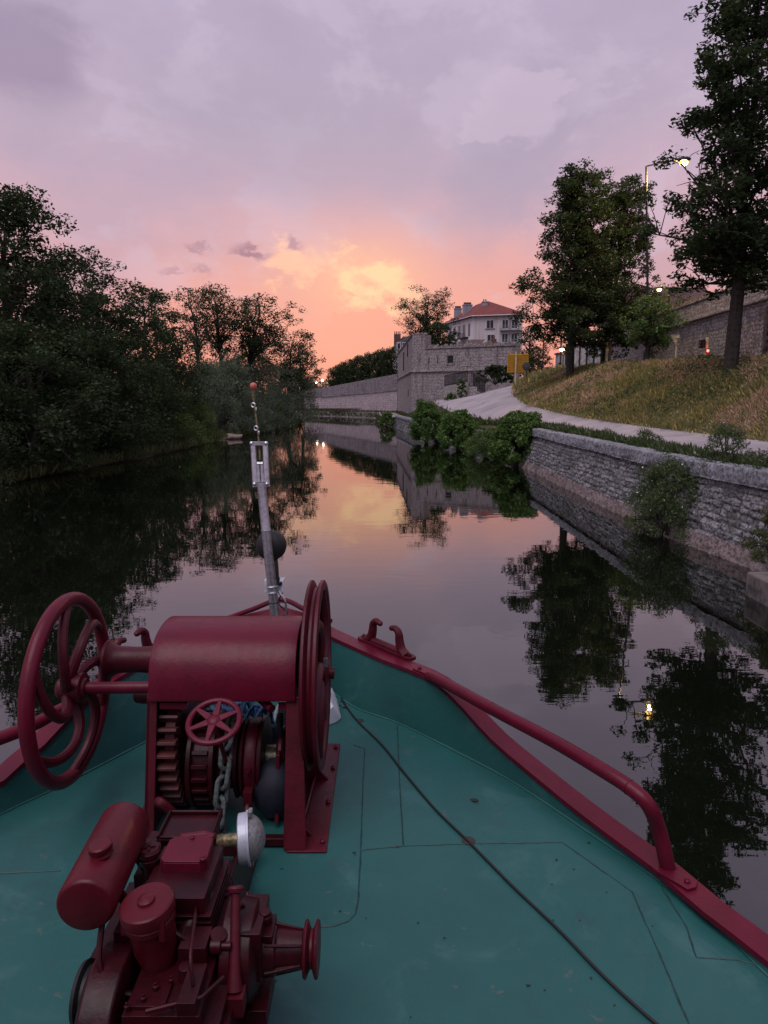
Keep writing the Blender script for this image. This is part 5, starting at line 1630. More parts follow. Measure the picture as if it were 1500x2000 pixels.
# big toothed gear
gm = MB(); xcyl(gm, -1.045, -1.0, YA, .34, .315, 48); gm.build('gear_rim', M['red_worn'], wl)
nt_ = 36; gt2 = MB(); gy, gz_ = YA, .34
for k in range(nt_):
    a = 2 * math.pi * (k + .3) / nt_; ca_, sa_ = math.cos(a), math.sin(a)
    P2 = lambda r, t, x: H(x, gy + ca_ * r - sa_ * t, gz_ + sa_ * r + ca_ * t)
    for (x0, x1) in ((-1.072, -.982),):
        lo = [P2(.300, -.019, x0), P2(.300, .019, x0), P2(.338, .013, x0), P2(.357, .007, x0), P2(.357, -.007, x0), P2(.338, -.013, x0)]
        gt2.prism(lo, (x1 - x0, 0, 0))
gt2.build('gear_teeth', M['tooth'], wl, bevel=.002)
# ribbed drum next to the gear
dm = MB(); dm.lathe(H(-.955, YS, ZS), (1, 0, 0), [(0, .05), (0, .235), (.022, .235), (.027, .20), (.105, .20), (.11, .235), (.132, .235), (.137, .05)], 40)
for k in range(22):
    a = 2 * math.pi * k / 22; c_ = H(-.927, YS + math.cos(a) * .212, ZS + math.sin(a) * .212)
    rot = Matrix.Rotation(a, 3, 'X'); dm.box(c_ + Vector((0, -.018, -.010)), c_ + Vector((.076, .018, .010)), rot, c_)
dm.build('chain_drum', M['red_engine'], wl, bevel=.002)
# chain wheel (gypsy) and brake drum with its band
gy_ = MB(); gy_.lathe(H(-.815, YS, ZS), (1, 0, 0), [(0, .05), (0, .185), (.015, .195), (.030, .15), (.065, .15), (.080, .195), (.095, .185), (.095, .05)], 36); gy_.build('chain_wheel', M['red_engine'], wl)
bd = MB(); bd.lathe(H(-.705, YS, ZS), (1, 0, 0), [(0, .05), (0, .195), (.014, .203), (.024, .185), (.078, .185), (.088, .21), (.104, .205), (.108, .05)], 40); bd.build('brake_drum', M['red_engine'], wl)
bb = MB(); pts = [H(-.654, YS + math.cos(a) * .193, ZS + math.sin(a) * .193) for a in np.linspace(R(70), R(260), 26)]
bb.tube(pts, .027, 8, flat=.25); bb.bolt(H(-.654, 3.225, .28), (0, -1, 0), .016, .03)
bb.box(H(-.675, 3.17, .12), H(-.633, 3.24, .19)); bb.ring(H(-.654, 3.18, .09), (1, 0, 0), .034, .013, 20, 6)
bb.build('brake_band', M['red_worn'], wl)
# pale collar, clutch disc and pawl lever
cl_ = MB(); cl_.lathe(H(-.598, YS, ZS), (1, 0, 0), [(0, .062), (.055, .062), (.058, .055), (.08, .055)], 24); cl_.build('shaft_collar', M['grease'], wl)
cd = MB(); cd.lathe(H(-.535, YS, ZS + .02), (1, 0, 0), [(0, .04), (0, .125), (.010, .138), (.028, .138), (.038, .125), (.042, .04)], 28)
cd.prism([H(-.527, 3.30, .34), H(-.527, 3.31, .22), H(-.527, 3.20, .02), H(-.527, 3.17, .03), H(-.527, 3.235, .22), H(-.527, 3.25, .34)], (.020, 0, 0))
cd.build('pawl_lever', M['red_worn'], wl, bevel=.003)
st_ = MB(); st_.tube([H(-.515, 3.36, .36), H(-.512, 3.35, .50)], .012, 8); st_.ball(H(-.512, 3.35, .50), .013, 8); st_.build('clutch_stem', M['black'], wl)
hp = MB(); hp.tube([H(-.72, 3.42, .645), H(-.64, 3.32, .635), H(-.53, 3.20, .60)], .021, 12); hp.build('clutch_handle', M['red'], wl)
# brake handwheel on its spindle
wc = GY(418, 1409, 2.98); wn = Vector((-.04, -.47, .88)).normalized()
bwz = MB(); bwz.ring(wc, wn, .112, .0135, 44, 10); bwz.lathe(wc - wn * .014, wn, [(0, .022), (.005, .034), (.020, .034), (.030, .022), (.034, .012)], 18)
a_ = wn.orthogonal().normalized(); b_ = wn.cross(a_)
brake_wheel = bwz.build('brake_wheel', M['red'], wl)
sp_ = MB()
for k in range(6):
    w_ = k * math.pi / 3 + .62; d_ = a_ * math.cos(w_) + b_ * math.sin(w_); t_ = wn.cross(d_)
    sp_.prism([wc + d_ * .026 + t_ * .017, wc + d_ * .10 + t_ * .009, wc + d_ * .11 + t_ * .013, wc + d_ * .11 - t_ * .013, wc + d_ * .10 - t_ * .009, wc + d_ * .026 - t_ * .017], wn * .013)
sp_.build('spoke', M['red'], brake_wheel, bevel=.003)
sd = MB(); sd.tube([wc, wc - wn * .30], .010, 10); sd.build('brake_spindle', M['red_worn'], wl)
# hooked dog lever in front of the gear
dg = MB(); dg.tube(crv([H(-1.035, 3.10, .16), H(-1.04, 3.06, .21), H(-1.02, 3.03, .225), H(-.99, 3.04, .19), H(-.93, 3.08, .08), H(-.90, 3.12, .02)], 5), [.024, .018], 10); dg.build('dog_lever', M['red_worn'], wl)
cr_ = MB(); cr_.box(H(-1.10, 3.93, .012), H(-.43, 3.96, .05)); cr_.build('cross_bar', M['red_engine'], wl, bevel=.004); cr_ = MB(); cr_.box(H(-1.10, 3.02, .012), H(-.44, 3.06, .05)); cr_.build('cross_bar', M['red_engine'], wl, bevel=.004)


# right wheel: grooved rim, curved spokes
def wheel_spokes(mb, c, R0, R1, n, r, swirl, dish=0.0, ph=0.0, flat=1.0):
    for k in range(n):
        pts = []
        for i in range(8):
            t = i / 7; rr = R0 + (R1 - R0) * t; a = ph + 2 * math.pi * k / n + swirl * t ** 1.6
            pts.append(Vector((c.x + dish * math.sin(math.pi * t), c.y + math.cos(a) * rr, c.z + math.sin(a) * rr)))
        mb.tube(crv(pts, 3), [r * 1.2, r], 10, flat=flat)


RW = H(-.335, YA, .66)
rw = MB(); R_ = .475
rw.lathe(RW + Vector((-.048, 0, 0)), (1, 0, 0), [(0, .425), (0, R_ - .012), (.005, R_), (.016, R_), (.022, R_ - .01), (.032, R_ - .035), (.044, R_ - .035), (.054, R_ - .01), (.060, R_), (.074, R_), (.080, R_ - .012), (.080, .44), (.070, .425), (.044, .415), (0, .425)], 72)
rim = rw.build('grooved_wheel', M['red_worn'], wl, smooth=.7)
ws = MB(); wheel_spokes(ws, RW, .06, .41, 6, .030, .85, .012, .4, .8)
ws.build('spoke', M['red_worn'], rim)
hb_ = MB(); hb_.lathe(RW + Vector((-.10, 0, 0)), (1, 0, 0), [(0, .045), (.04, .065), (.14, .065), (.15, .045), (.155, .03), (.18, .03)], 22); hb_.build('hub', M['red_worn'], rim)
m = MB(); m.box(RW + Vector((.03, -.05, .05)), RW + Vector((.052, -.035, .095))); m.build('weight_tag', M['alu'], rim)
m = MB(); xcyl(m, -.45, -.36, YA, .66, .03, 14); m.build('wheel_axle', M['red_worn'], wl)

# left handwheel: round rim, six swirled spokes
LW = H(-1.535, 3.33, .65)
lw_ = MB(); nrm = Vector((1, .02, .03)).normalized()
lw_.ring(LW, (1, 0, 0), .435, .034, 80, 16)
rim = lw_.build('hand_wheel', M['red'], wl, smooth=1.2)
ws = MB(); wheel_spokes(ws, LW, .05, .425, 6, .0225, -1.25, .05, .62)
ws.build('spoke', M['red_worn'], rim)
hb_ = MB(); hb_.lathe(LW + Vector((-.06, 0, 0)), (1, 0, 0), [(0, .04), (.02, .062), (.08, .062), (.10, .075), (.125, .075), (.13, .05), (.14, .045)], 24); hb_.build('hub', M['red_worn'], rim)
m = MB(); m.tube([LW, H(-1.08, 3.33, .655)], .029, 16); m.build('wheel_axle', M['red'], wl)
# warping drum behind it
wd = MB(); wd.lathe(H(-1.46, 3.60, .695), (1, 0, 0), [(0, .03), (0, .092), (.010, .104), (.022, .104), (.035, .085), (.07, .070), (.16, .066), (.26, .072), (.34, .086), (.36, .10)], 32)
wd.build('warping_drum', M['red_worn'], wl)
m = MB(); m.box(H(-1.22, 3.50, .50), H(-1.10, 3.64, .60)); m.lathe(H(-1.30, 3.55, .52), (1, 0, 0), [(0, .03), (0, .04), (.04, .045), (.2, .045)], 16); m.build('bearing_block', M['red_engine'], wl, bevel=.01)

# anchor chain
ch = thing('anchor_chain', (-.77, 3.2, ZD), 'grey galvanised anchor chain hanging over the windlass chain wheel', 'chain')
links = []
path = [H(-.768, YS + math.cos(a) * .185, ZS + math.sin(a) * .185) for a in np.linspace(R(40), R(165), 12)] + [H(-.778, 3.20, .20), H(-.783, 3.165, .12), H(-.785, 3.14, .05), H(-.785, 3.13, -.01)]
cp = crv(path, 10); acc = 0; want = 0; k = 0
lm_ = MB()
for a, b in zip(cp, cp[1:]):
    acc += (b - a).length
    if acc >= want:
        want += .088; t = (b - a).normalized(); xx_ = Vector((1, 0, 0)); n_ = t.cross(xx_)
        u_ = (xx_ + n_).normalized() if k % 2 else (xx_ - n_).normalized()
        m = MB(); L2, W2 = .038, .030; pts = []
        for i in range(20):
            w_ = 2 * math.pi * i / 20; s_ = math.sin(w_); c_ = math.cos(w_)
            pts.append(a + t * (c_ * W2 + (L2 if c_ > 0 else -L2)) * 1.0 + u_ * (s_ * W2))
        m.tube(pts, .0125, 8, True); m.build('chain_link', M['galv'], ch); k += 1

# ------------------------------------------------------------------ the engine
en = thing('diesel_engine', (-.6, 2.05, ZD), 'small dark red single cylinder diesel engine with a fuel tank on the deck', 'engine')
E = M['red_engine']
# bed rails
m = MB(); m.box(H(-.66, 1.45, .0), H(-.57, 2.95, .07)); m.box(H(-.98, 1.45, .0), H(-.89, 2.95, .07)); m.box(H(-.98, 2.30, .07), H(-.57, 2.36, .14)); m.box(H(-.98, 2.86, .07), H(-.57, 2.92, .12))
m.prism([H(-.575, 1.9, .07), H(-.575, 2.75, .07), H(-.575, 2.60, .30), H(-.575, 2.3, .30)], (.012, 0, 0)); m.build('engine_bed', E, en, bevel=.004)
# crankcase
m = MB()
m.box(H(-.715, 1.62, .06), H(-.47, 2.22, .34)); m.box(H(-.71, 1.70, .34), H(-.50, 2.20, .40)); m.box(H(-.70, 1.585, .12), H(-.52, 1.625, .30))
for k in range(4):
    m.box(H(-.80, 1.97, .415 + .022 * k), H(-.53, 2.25, .421 + .022 * k))
m.box(H(-.75, 1.98, .40), H(-.55, 2.24, .54))
m.box(H(-.50, 1.72, .10), H(-.44, 2.16, .30))
for (x, y, h) in ((-.70, 1.66, .34), (-.50, 1.66, .34), (-.70, 2.18, .34), (-.50, 2.18, .34), (-.64, 1.585, .26), (-.74, 1.585, .26), (-.55, 1.585, .26)): m.bolt(H(x, y, h), (0, 0, 1) if h > .3 else (0, -1, 0), .014, .014)
m.tube(crv([H(-.70, 2.05, .52), H(-.66, 1.93, .50), H(-.58, 1.90, .46), H(-.55, 1.94, .38)], 5), .008, 8)
m.lathe(H(-.57, 1.83, .34), (0, 0, 1), [(0, .035), (.05, .035), (.055, .025), (.10, .02)], 14)
m.lathe(H(-.52, 1.95, .34), (.2, -.2, 1), [(0, .022), (.10, .018), (.11, .026), (.13, .026)], 12)
m.box(H(-.70, 1.72, .40), H(-.60, 1.80, .412)); m.box(H(-.725, 1.60, .325), H(-.455, 2.235, .345)); m.box(H(-.70, 1.575, .10), H(-.56, 1.586, .24))
for k in range(7): m.bolt(H(-.71 + .040 * k, 1.61, .345), (0, 0, 1), .010, .010)
for k in range(5): m.box(H(-.70 + .05 * k, 1.605, .08), H(-.688 + .05 * k, 1.622, .32))
m.lathe(H(-.675, 1.88, .40), (0, 0, 1), [(0, .03), (.03, .03), (.035, .04), (.05, .04), (.055, .02)], 6)
rr_ = random.Random(31)
for k in range(9): m.bolt(H(-.70 + .024 * k, 2.17, .40), (0, 0, 1), .009, .012); m.bolt(H(-.70 + rr_.uniform(0, .18), rr_.uniform(1.68, 1.95), .412), (0, 0, 1), rr_.uniform(.006, .011), .012)
m.box(H(-.56, 1.70, .40), H(-.51, 1.84, .44)); m.box(H(-.60, 1.86, .40), H(-.52, 1.95, .47)); m.lathe(H(-.515, 1.905, .44), (1, 0, 0), [(0, .022), (.03, .022), (.032, .012), (.06, .012)], 12)
m.tube(crv([H(-.53, 1.76, .44), H(-.545, 1.80, .50), H(-.56, 1.90, .52), H(-.585, 2.02, .50)], 5), .006, 7)
m.tube(crv([H(-.70, 2.0, .50), H(-.735, 1.95, .47), H(-.74, 1.90, .43), H(-.70, 1.86, .41)], 5), .006, 7)
m.tube([H(-.64, 1.69, .425), H(-.50, 1.73, .43), H(-.455, 1.80, .43)], .007, 7)
m.lathe(H(-.66, 1.605, .20), (0, -1, 0), [(0, .075), (.012, .075), (.016, .06), (.018, .06), (.019, .02), (.035, .02)], 28)
m.build('crankcase', E, en, bevel=.006)
# lower sump in front
m = MB(); m.box(H(-.73, 1.40, .02), H(-.42, 1.62, .20)); m.box(H(-.71, 1.42, .20), H(-.46, 1.60, .215)); m.build('sump', E, en, bevel=.01)
# cylinder head box, with tray lid
hb1 = GD(315, 1604, .50); 
m = MB(); m.box(H(-.725, 2.33, .36), H(-.545, 2.47, .545)); m.box(H(-.735, 2.32, .545), H(-.535, 2.48, .556)); m.box(H(-.735, 2.32, .556), H(-.725, 2.48, .572)); m.box(H(-.545, 2.32, .556), H(-.535, 2.48, .58)); m.box(H(-.725, 2.47, .556), H(-.545, 2.48, .572)); m.box(H(-.725, 2.32, .556), H(-.545, 2.33, .566))
m.lathe(H(-.62, 2.32, .48), (0, -1, 0), [(0, .022), (.02, .022), (.022, .013), (.035, .013)], 12); m.lathe(H(-.615, 2.32, .40), (0, -1, 0), [(0, .02), (.02, .02)], 8); m.lathe(H(-.69, 2.32, .43), (0, -1, 0), [(0, .012), (.015, .012)], 6)
m.box(H(-.80, 2.30, .38), H(-.727, 2.46, .50))
m.ring(H(-.515, 2.28, .40), (.25, -.8, .5), .040, .016, 22, 8)
m.v = [v + Vector((-.065, -.015, -.035)) for v in m.v]; m.build('cylinder_head', E, en, bevel=.004)
# rocker cover
m = MB()
rc = [H(x, y, .54) for x, y in ((-.70, 2.075), (-.585, 2.075), (-.565, 2.10), (-.57, 2.20), (-.595, 2.225), (-.70, 2.21), (-.715, 2.19), (-.715, 2.09))]
m.prism(rc, (0, 0, .075)); m.prism([p + Vector((0, 0, .075)) for p in rc], (0, 0, .006)); m.tube([H(-.69, 2.235, .60), H(-.61, 2.245, .605), H(-.575, 2.235, .60)], .015, 8); m.bolt(H(-.575, 2.085, .62), (0, 0, 1), .012, .008); m.bolt(H(-.64, 2.20, .62), (0, 0, 1), .009, .006)
m.v = [v + Vector((-.01, .03, -.045)) for v in m.v]; m.build('rocker_cover', M['red'], en, bevel=.010)
# filler cap with a cross
fc = GD(291, 1660, .585)
m = MB(); m.lathe(fc + Vector((0, 0, -.20)), (0, 0, 1), [(0, .022), (.15, .022), (.155, .032), (.175, .036), (.178, .030), (.185, .036), (.20, .037), (.205, .033), (.209, .031)], 24)
for ang in (0.3, 1.87): m.box(fc + Vector((-.022, -.004, .009)), fc + Vector((.022, .004, .014)), Matrix.Rotation(ang, 3, 'Z'))
m.build('filler_cap', E, en)
m = MB(); m.tube([fc + Vector((-.005, .0, -.1)), fc + Vector((-.03, -.12, -.15)), fc + Vector((-.05, -.16, -.22))], .016, 8); m.box(fc + Vector((-.05, -.02, -.16)), fc + Vector((.04, .05, -.08))); m.build('filler_neck', E, en, bevel=.004)
# air cleaner
ac = GD(285, 1757, .615); ax = Vector((-.10, -.12, 1)).normalized()
m = MB(); m.lathe(ac - ax * .28, ax, [(0, .035), (.02, .05), (.12, .062), (.20, .066), (.205, .072), (.222, .072), (.226, .068), (.232, .076), (.262, .079), (.270, .077), (.274, .072), (.275, .026), (.283, .024), (.288, .012), (.289, .004)], 44)
for w_ in (0.5, 2.6, 4.7): 
    a1_ = ax.orthogonal().normalized(); b1_ = ax.cross(a1_); q = ac - ax * .06 + (a1_ * math.cos(w_) + b1_ * math.sin(w_)) * .073; m.box(q + Vector((-.008, -.006, -.035)), q + Vector((.008, .006, .03)))
m.build('air_cleaner', M['red_tank'], en)
m = MB(); m.tube(crv([ac - ax * .2 + Vector((.05, .05, 0)), ac + Vector((.10, .12, -.16)), ac + Vector((.13, .2, -.14))], 5), .028, 12); m.build('intake_pipe', E, en)
# fuel tank
t0_, t1_ = GD(165, 1772, .615), GD(246, 1606, .625)
ta = (t1_ - t0_).normalized(); ln_ = (t1_ - t0_).length
m = MB(); m.lathe(t0_, ta, [(0, .072), (.003, .078), (.010, .0825), (.018, .084), (ln_ - .02, .084), (ln_ - .01, .0825), (ln_ - .003, .077), (ln_, .060)], 48)
m.build('fuel_tank', M['red_tank'], en, smooth=.8)
cpz = GD(199, 1652, .725)
m = MB(); m.lathe(cpz + Vector((0, 0, -.045)), (-.10, -.05, 1), [(0, .024), (.015, .024), (.017, .032), (.022, .034), (.030, .031), (.036, .035), (.05, .035), (.054, .031)], 26); m.build('tank_cap', M['red_tank'], en)
m = MB(); mid = t0_.lerp(t1_, .35)
for f in (.3, .75):
    q = t0_.lerp(t1_, f); m.tube([q + Vector((.06, 0, -.05)), q + Vector((.10, .02, -.14)), Vector((-.80, q.y + .03, ZD + .38))], .016, 8)
m.box(H(-.90, 1.95, .33), H(-.78, 2.30, .36)); m.build('tank_bracket', E, en)
m = MB(); m.tube(crv([t0_ + ta * .05 + Vector((.03, 0, -.08)), t0_ + Vector((.04, -.02, -.17)), t0_ + Vector((.09, -.03, -.24)), t0_ + Vector((.20, -.02, -.26)), t0_ + Vector((.30, .03, -.22))], 6), .009, 8); m.build('fuel_pipe', E, en)
# flywheel cowl
m = MB(); fwc = H(-.815, 1.86, .245)
m.lathe(fwc + Vector((-.035, 0, 0)), (1, 0, 0), [(0, .05), (0, .175), (.012, .195), (.10, .195), (.11, .175), (.11, .05)], 48); m.box(H(-.82, 1.94, .36), H(-.73, 2.10, .46))
m.build('flywheel_cowl', E, en, bevel=.004)
m = MB(); m.lathe(fwc + Vector((-.085, .02, .06)), (1, 0, 0), [(0, .085), (.012, .09), (.020, .075), (.030, .075), (.038, .09), (.05, .085)], 32); m.build('starter_pulley', M['black'], en)
# gearbox, nose and pulley
gc = H(-.49, 2.03, .325)
m = MB()
m.lathe(gc, (1, 0, 0), [(0, .165), (.03, .165), (.035, .15), (.085, .145), (.10, .115), (.105, .08), (.15, .075), (.155, .066), (.235, .056), (.24, .04)], 36)
m.box(gc + Vector((.045, -.09, -.04)), gc + Vector((.115, .09, .125))); m.box(gc + Vector((.105, -.05, -.03)), gc + Vector((.145, .05, .085)))
for k in range(6):
    a = k * math.pi / 3 + .3; d_ = Vector((0, math.cos(a), math.sin(a))); c_ = gc + d_ * .058
    m.prism([c_ + Vector((.12, 0, 0)) - d_ * .02, c_ + Vector((.232, 0, 0)) - d_ * .02, c_ + Vector((.232, 0, 0)) + d_ * .003, c_ + Vector((.12, 0, 0)) + d_ * .028], d_.cross(Vector((1, 0, 0))) * .009)
for k in range(8):
    a = k * math.pi / 4; m.bolt(gc + Vector((.034, math.cos(a) * .153, math.sin(a) * .153)), (1, 0, 0), .011, .011)
m.lathe(gc + Vector((.115, .01, .08)), (0, -.1, 1), [(0, .022), (.035, .022), (.038, .018), (.05, .018)], 14)
m.box(gc + Vector((.04, -.10, -.19)), gc + Vector((.13, .06, -.13)))
m.build('gearbox', E, en, bevel=.004)
pc = gc + Vector((.238, 0, 0))
m = MB(); m.lathe(pc, (1, 0, 0), [(0, .03), (0, .080), (.005, .084), (.009, .082), (.019, .056), (.026, .056), (.036, .082), (.040, .084), (.045, .080), (.046, .03)], 48); m.build('belt_pulley', M['red_worn'], en)
# shift lever
m = MB(); q0_, q1_ = H(-.455, 1.99, .55), H(-.44, 1.86, .33)
m.tube([q0_, q0_.lerp(q1_, .75), q1_], [.014, .017, .024], 12); m.box(q1_ + Vector((-.03, -.03, -.06)), q1_ + Vector((.03, .03, .0))); m.lathe(q0_ - (q1_ - q0_).normalized() * .004, (q0_ - q1_), [(0, .024), (.010, .026), (.016, .022), (.017, .010)], 16)
m.build('shift_lever', M['red_worn'], en)
# silencer with a domed end
sc0 = H(-.60, 2.36, .475); sx = Vector((1, .16, .04)).normalized()
m = MB(); m.lathe(sc0, sx, [(0, .026), (.022, .026), (.023, .023), (.085, .023)], 20); m.build('exhaust_stub', M['brass'], en)
sc1 = sc0 + sx * .075
prof = [(.034, .02), (.034, .083)] + [(.035 + .062 * math.sin(a), .082 * math.cos(a)) for a in np.linspace(.05, 1.5, 10)]
m = MB(); m.lathe(sc1, sx, [(0, .02), (0, .076), (.004, .087), (.032, .089), (.033, .095), (.040, .095), (.041, .084), (.041, .02)], 44); m.build('silencer_rim', M['alu_rim'], en)
m = MB(); m.lathe(sc1, sx, prof, 44)
for s_ in (-1, 1): m.box(sc1 + sx * .038 + Vector((0, -.015, s_ * .098 - .010)), sc1 + sx * .048 + Vector((.004, .015, s_ * .098 + .010)))
m.build('silencer', M['alu'], en, smooth=.7)

# ------------------------------------------------------------------ mast, searchlight
mb0 = Vector((-.745, 4.80, ZD + .42)); mtop = GY(510, 945, 4.83)
ms_ = thing('mast', mb0, 'stainless steel pole mast with a wire whip and red ball at the bow', 'mast')
jn = mb0.lerp(mtop, .70)
m = MB(); m.tube([mb0, jn], .033, 18); m.tube([jn, jn + (mtop - jn) * .04, mtop], [.036, .033, .030], 18); m.build('pole', M['steel'], ms_)
b0_, b1_ = mtop, GY(506, 866, 4.86)
m = MB(); dz_ = (b1_ - b0_).normalized(); rx = Vector((1, 0, .05)).normalized()
for s_ in (-1, 1):
    a_ = b0_ + rx * (s_ * .040) - dz_ * .02; m.tube([a_, a_ + dz_ * ((b1_ - b0_).length + .03)], .012, 8, flat=1.6)
m.box(b1_ + Vector((-.052, -.02, -.012)), b1_ + Vector((.052, .02, .012))); m.box(b0_ + Vector((-.050, -.02, -.018)), b0_ + Vector((.050, .02, .018)))
for s_ in (-1, 1): m.ball(b1_ + Vector((s_ * .048, -.01, 0)), .016, 10); m.ball(b0_ + Vector((s_ * .042, -.015, 0)), .014, 10)
for s_ in (-.014, .012): m.tube([b0_ + Vector((s_, 0, 0)), b0_ + (b1_ - b0_) * .5 + Vector((s_, 0, 0))], .012, 8)
m.tube([b0_ + (b1_ - b0_) * .5 - Vector((.02, 0, 0)), b0_ + (b1_ - b0_) * .5 + Vector((.02, 0, 0))], .014, 8)
m.build('tabernacle', M['steel'], ms_)
wt = GY(495, 772, 4.88)
m = MB(); m.tube([b1_ - (b1_ - b0_) * .4, b1_, b1_.lerp(wt, .5), wt], .0055, 8); m.build('whip', M['brass'], ms_)
m = MB()
for f in (.28, .76):
    q = b1_.lerp(wt, f); m.ring(q + Vector((-.010, 0, .012)), (.3, 1, 0), .014, .004, 18, 6); m.ring(q + Vector((.008, -.005, -.018)), (1, .3, 0), .013, .004, 18, 6)
m.build('shackle', M['steel'], ms_)
m = MB(); m.lathe(wt - Vector((0, 0, .03)), (-.02, 0, 1), [(0, .007), (.06, .011)], 10); m.build('ball_stem', M['brass'], ms_)
m = MB(); m.ball(GY(495, 754, 4.88), .024, 18); m.build('ball', M['orange'], ms_)

sl = thing('searchlight', GY(535, 1150, 4.78), 'black searchlight clamped behind the mast by a white plate', 'searchlight')
sc_ = GY(529, 1066, 4.92)
m = MB(); m.lathe(sc_ + Vector((0, -.09, .0)), (.05, 1, .04), [(0, .006), (.004, .050), (.018, .082), (.045, .100), (.085, .106), (.115, .103), (.12, .09)], 36); m.build('lamp_body', M['black'], sl)
m = MB(); nb = GY(538, 1136, 4.86); m.tube(crv([sc_ + Vector((0, .01, -.07)), sc_.lerp(nb, .6), nb], 5), [.042, .026], 14); m.lathe(nb + Vector((0, 0, -.02)), (0, 0, 1), [(0, .05), (.02, .05), (.022, .032), (.05, .03)], 16); m.build('neck', M['black'], sl)
pc_ = GY(534, 1147, 4.83)
m = MB(); m.box(pc_ + Vector((-.066, .02, -.042)), pc_ + Vector((.066, .032, .042))); m.box(pc_ + Vector((-.066, .032, .032)), pc_ + Vector((.066, .12, .042))); m.build('mount_plate', M['cloth'], sl)
m = MB(); mp = lambda z: mb0 + (mtop - mb0) * ((z - mb0.z) / (mtop.z - mb0.z))
for dz2 in (-.03, .012):
    q = mp(pc_.z + dz2); m.ring(q, (mtop - mb0), .041, .005, 24, 6)
m.build('u_bolt', M['steel'], sl)
m = MB(); q = mp(pc_.z - .10); m.ring(q, (mtop - mb0), .036, .004, 22, 6); m.tube([q + Vector((-.04, -.01, -.01)), q + Vector((-.10, -.02, -.022))], .003, 6); m.tube([q + Vector((.03, -.02, 0)), q + Vector((.12, -.02, .004))], .003, 6); m.build('cable_tie', M['black'], sl)
m = MB(); m.tube(crv([pc_ + Vector((.03, .01, -.03)), pc_ + Vector((.075, 0, -.09)), pc_ + Vector((.085, 0, -.17)), pc_ + Vector((.07, 0, -.26))], 6), .008, 8); m.build('cable', M['steel'], sl)
m = MB(); m.tube(crv([pc_ + Vector((.06, .06, -.04)), pc_ + Vector((.03, .02, -.12)), pc_ + Vector((.09, .02, -.19)), pc_ + Vector((.03, 0, -.22))], 6), .005, 6); m.build('cable', M['black'], sl)

# ------------------------------------------------------------------ loose things on the deck
cbl = MB(); rr_ = random.Random(9)
cp = [(660, 1345), (672, 1372), (700, 1408), (745, 1455), (790, 1507), (850, 1580), (915, 1645), (1000, 1728), (1090, 1815), (1180, 1908), (1290, 2005), (1400, 2090)]
cbl.tube(crv([GD(a + rr_.uniform(-2, 2), b, .008) for a, b in cp], 8), .0062, 8)
tag(cbl.build('power_cable', M['black']), 'thin black cable lying across the green deck', 'cable')
for px, py, r_, lab in ((703, 1408, .024, 'round rust patch under the cable near the bulwark'), (915, 1643, .032, 'round rusty lid under the cable on the open deck')):
    c = GD(px, py); m = MB(); m.lathe(c, (0, 0, 1), [(0, r_), (.004, r_), (.006, r_ * .85), (.0045, r_ * .8), (.004, r_ * .3)], 26)
    tag(m.build('deck_eye', M['bark']), lab, 'deck fitting')
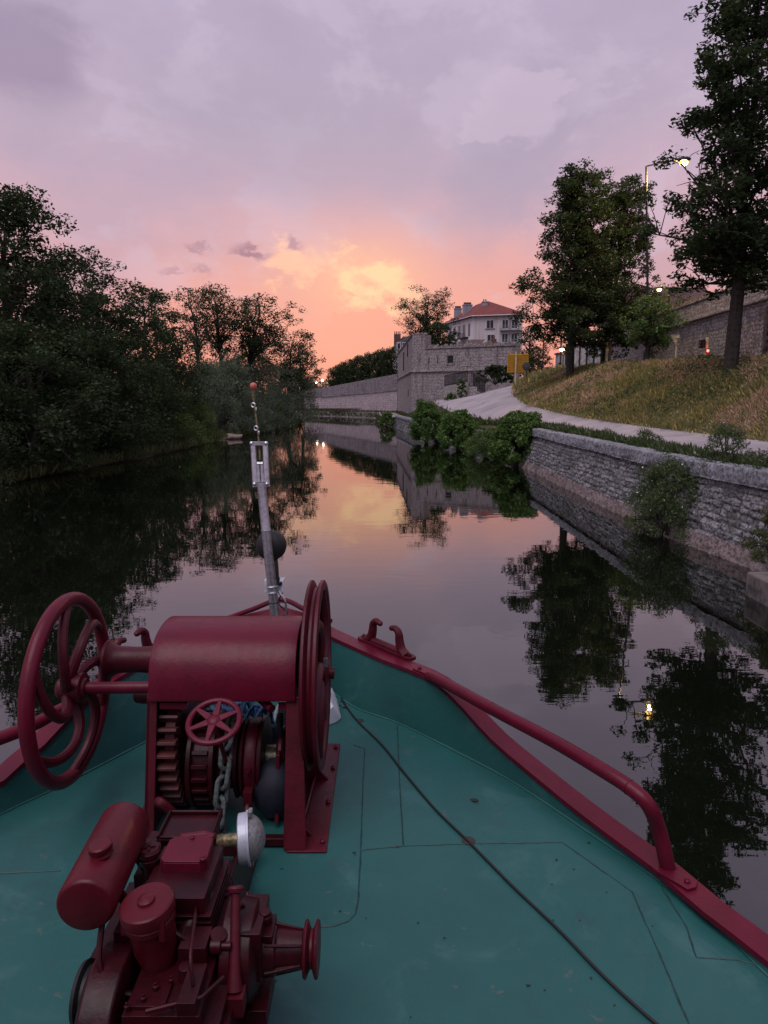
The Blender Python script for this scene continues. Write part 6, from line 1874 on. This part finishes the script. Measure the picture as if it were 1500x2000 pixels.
# white plastic sheet behind the windlass
def crumple(c, sx_, sy_, sz_, seed, name, mat, label, cat):
    rg_ = np.random.default_rng(seed); m = MB(); n = 30
    rows = []
    for i in range(n + 1):
        r = []
        for j in range(n + 1):
            u_, v_ = i / n * 2 - 1, j / n * 2 - 1
            a = math.atan2(v_, u_); rad = max(abs(u_), abs(v_))
            f = (1 - rad ** 3)
            h = f * (.65 + .5 * float(vnoise(np.array(u_ * 3.1 + seed), np.array(v_ * 3.3), seed))) + .22 * f * abs(math.sin(u_ * 9 + v_ * 5 + seed)) ** .7
            k_ = 1 / max(1, math.hypot(u_, v_)) 
            r.append(Vector((c.x + u_ * k_ * sx_, c.y + v_ * k_ * sy_, c.z + .004 + h * sz_)))
        rows.append(r)
    m.loft(rows); return tag(m.build(name, M[mat], smooth=.5), label, cat)


crumple(Vector((-.50, 4.40, ZD)), .22, .16, .22, 3, 'plastic_sheet', 'cloth', 'crumpled white plastic sheet on the deck behind the windlass', 'sheet')
crumple(Vector((-.58, 4.10, ZD)), .10, .14, .20, 5, 'tarpaulin', 'navy', 'blue bag of cloth lying behind the right windlass frame', 'bag')
m = MB(); rg_ = random.Random(3); pts = []
for i in range(220):
    a = i * .55; r_ = .10 + .05 * math.sin(i * .37) + rg_.uniform(-.015, .015)
    pts.append(Vector((-.86 + math.cos(a) * r_ * 1.2, 4.12 + math.sin(a) * r_, ZD + .03 + .24 * (i / 220) * (.6 + .4 * math.sin(i * 1.7)) )))
m.tube(crv(pts, 3), .011, 6); tag(m.build('rope_coil', M['bluerope']), 'coil of light blue rope heaped behind the small handwheel', 'rope')
m = MB(); m.lathe(H(-.53, 3.05, .02) + Vector((.0, .22, 0)), (-.05, .12, 1), [(0, .02), (.01, .07), (.06, .105), (.14, .115), (.20, .10), (.25, .06), (.27, .03)], 26)
tag(m.build('fender', M['navy']), 'dark navy fender standing inside the windlass frame', 'fender')
# flakes of dirt and leaves on the deck
m = MB(); rg_ = random.Random(8)
for k in range(60):
    c = Vector((rg_.uniform(-1.5, 1.2), rg_.uniform(1.5, 3.6), ZD + .003)); s_ = rg_.uniform(.003, .009); a = rg_.uniform(0, 6)
    m.prism([c + Vector((math.cos(a + t) * s_ * q, math.sin(a + t) * s_ * .6 * q, 0)) for t, q in ((0, 1.3), (1.2, .7), (2.5, 1), (4.2, .8))], (0, 0, .002))
for px, py in ((668, 1370), (662, 1378), (672, 1382), (657, 1390), (925, 1562), (928, 1565)):
    c = GD(px, py, .004); m.prism([c + Vector((-.02, .004, 0)), c + Vector((.0, -.008, .003)), c + Vector((.02, .0, .004)), c + Vector((.003, .012, .001))], (0, 0, .002))
tag(m.build('debris', M['bark'], smooth=0), 'flakes of dirt and dead leaf on the green deck', 'debris', None, 'stuff')
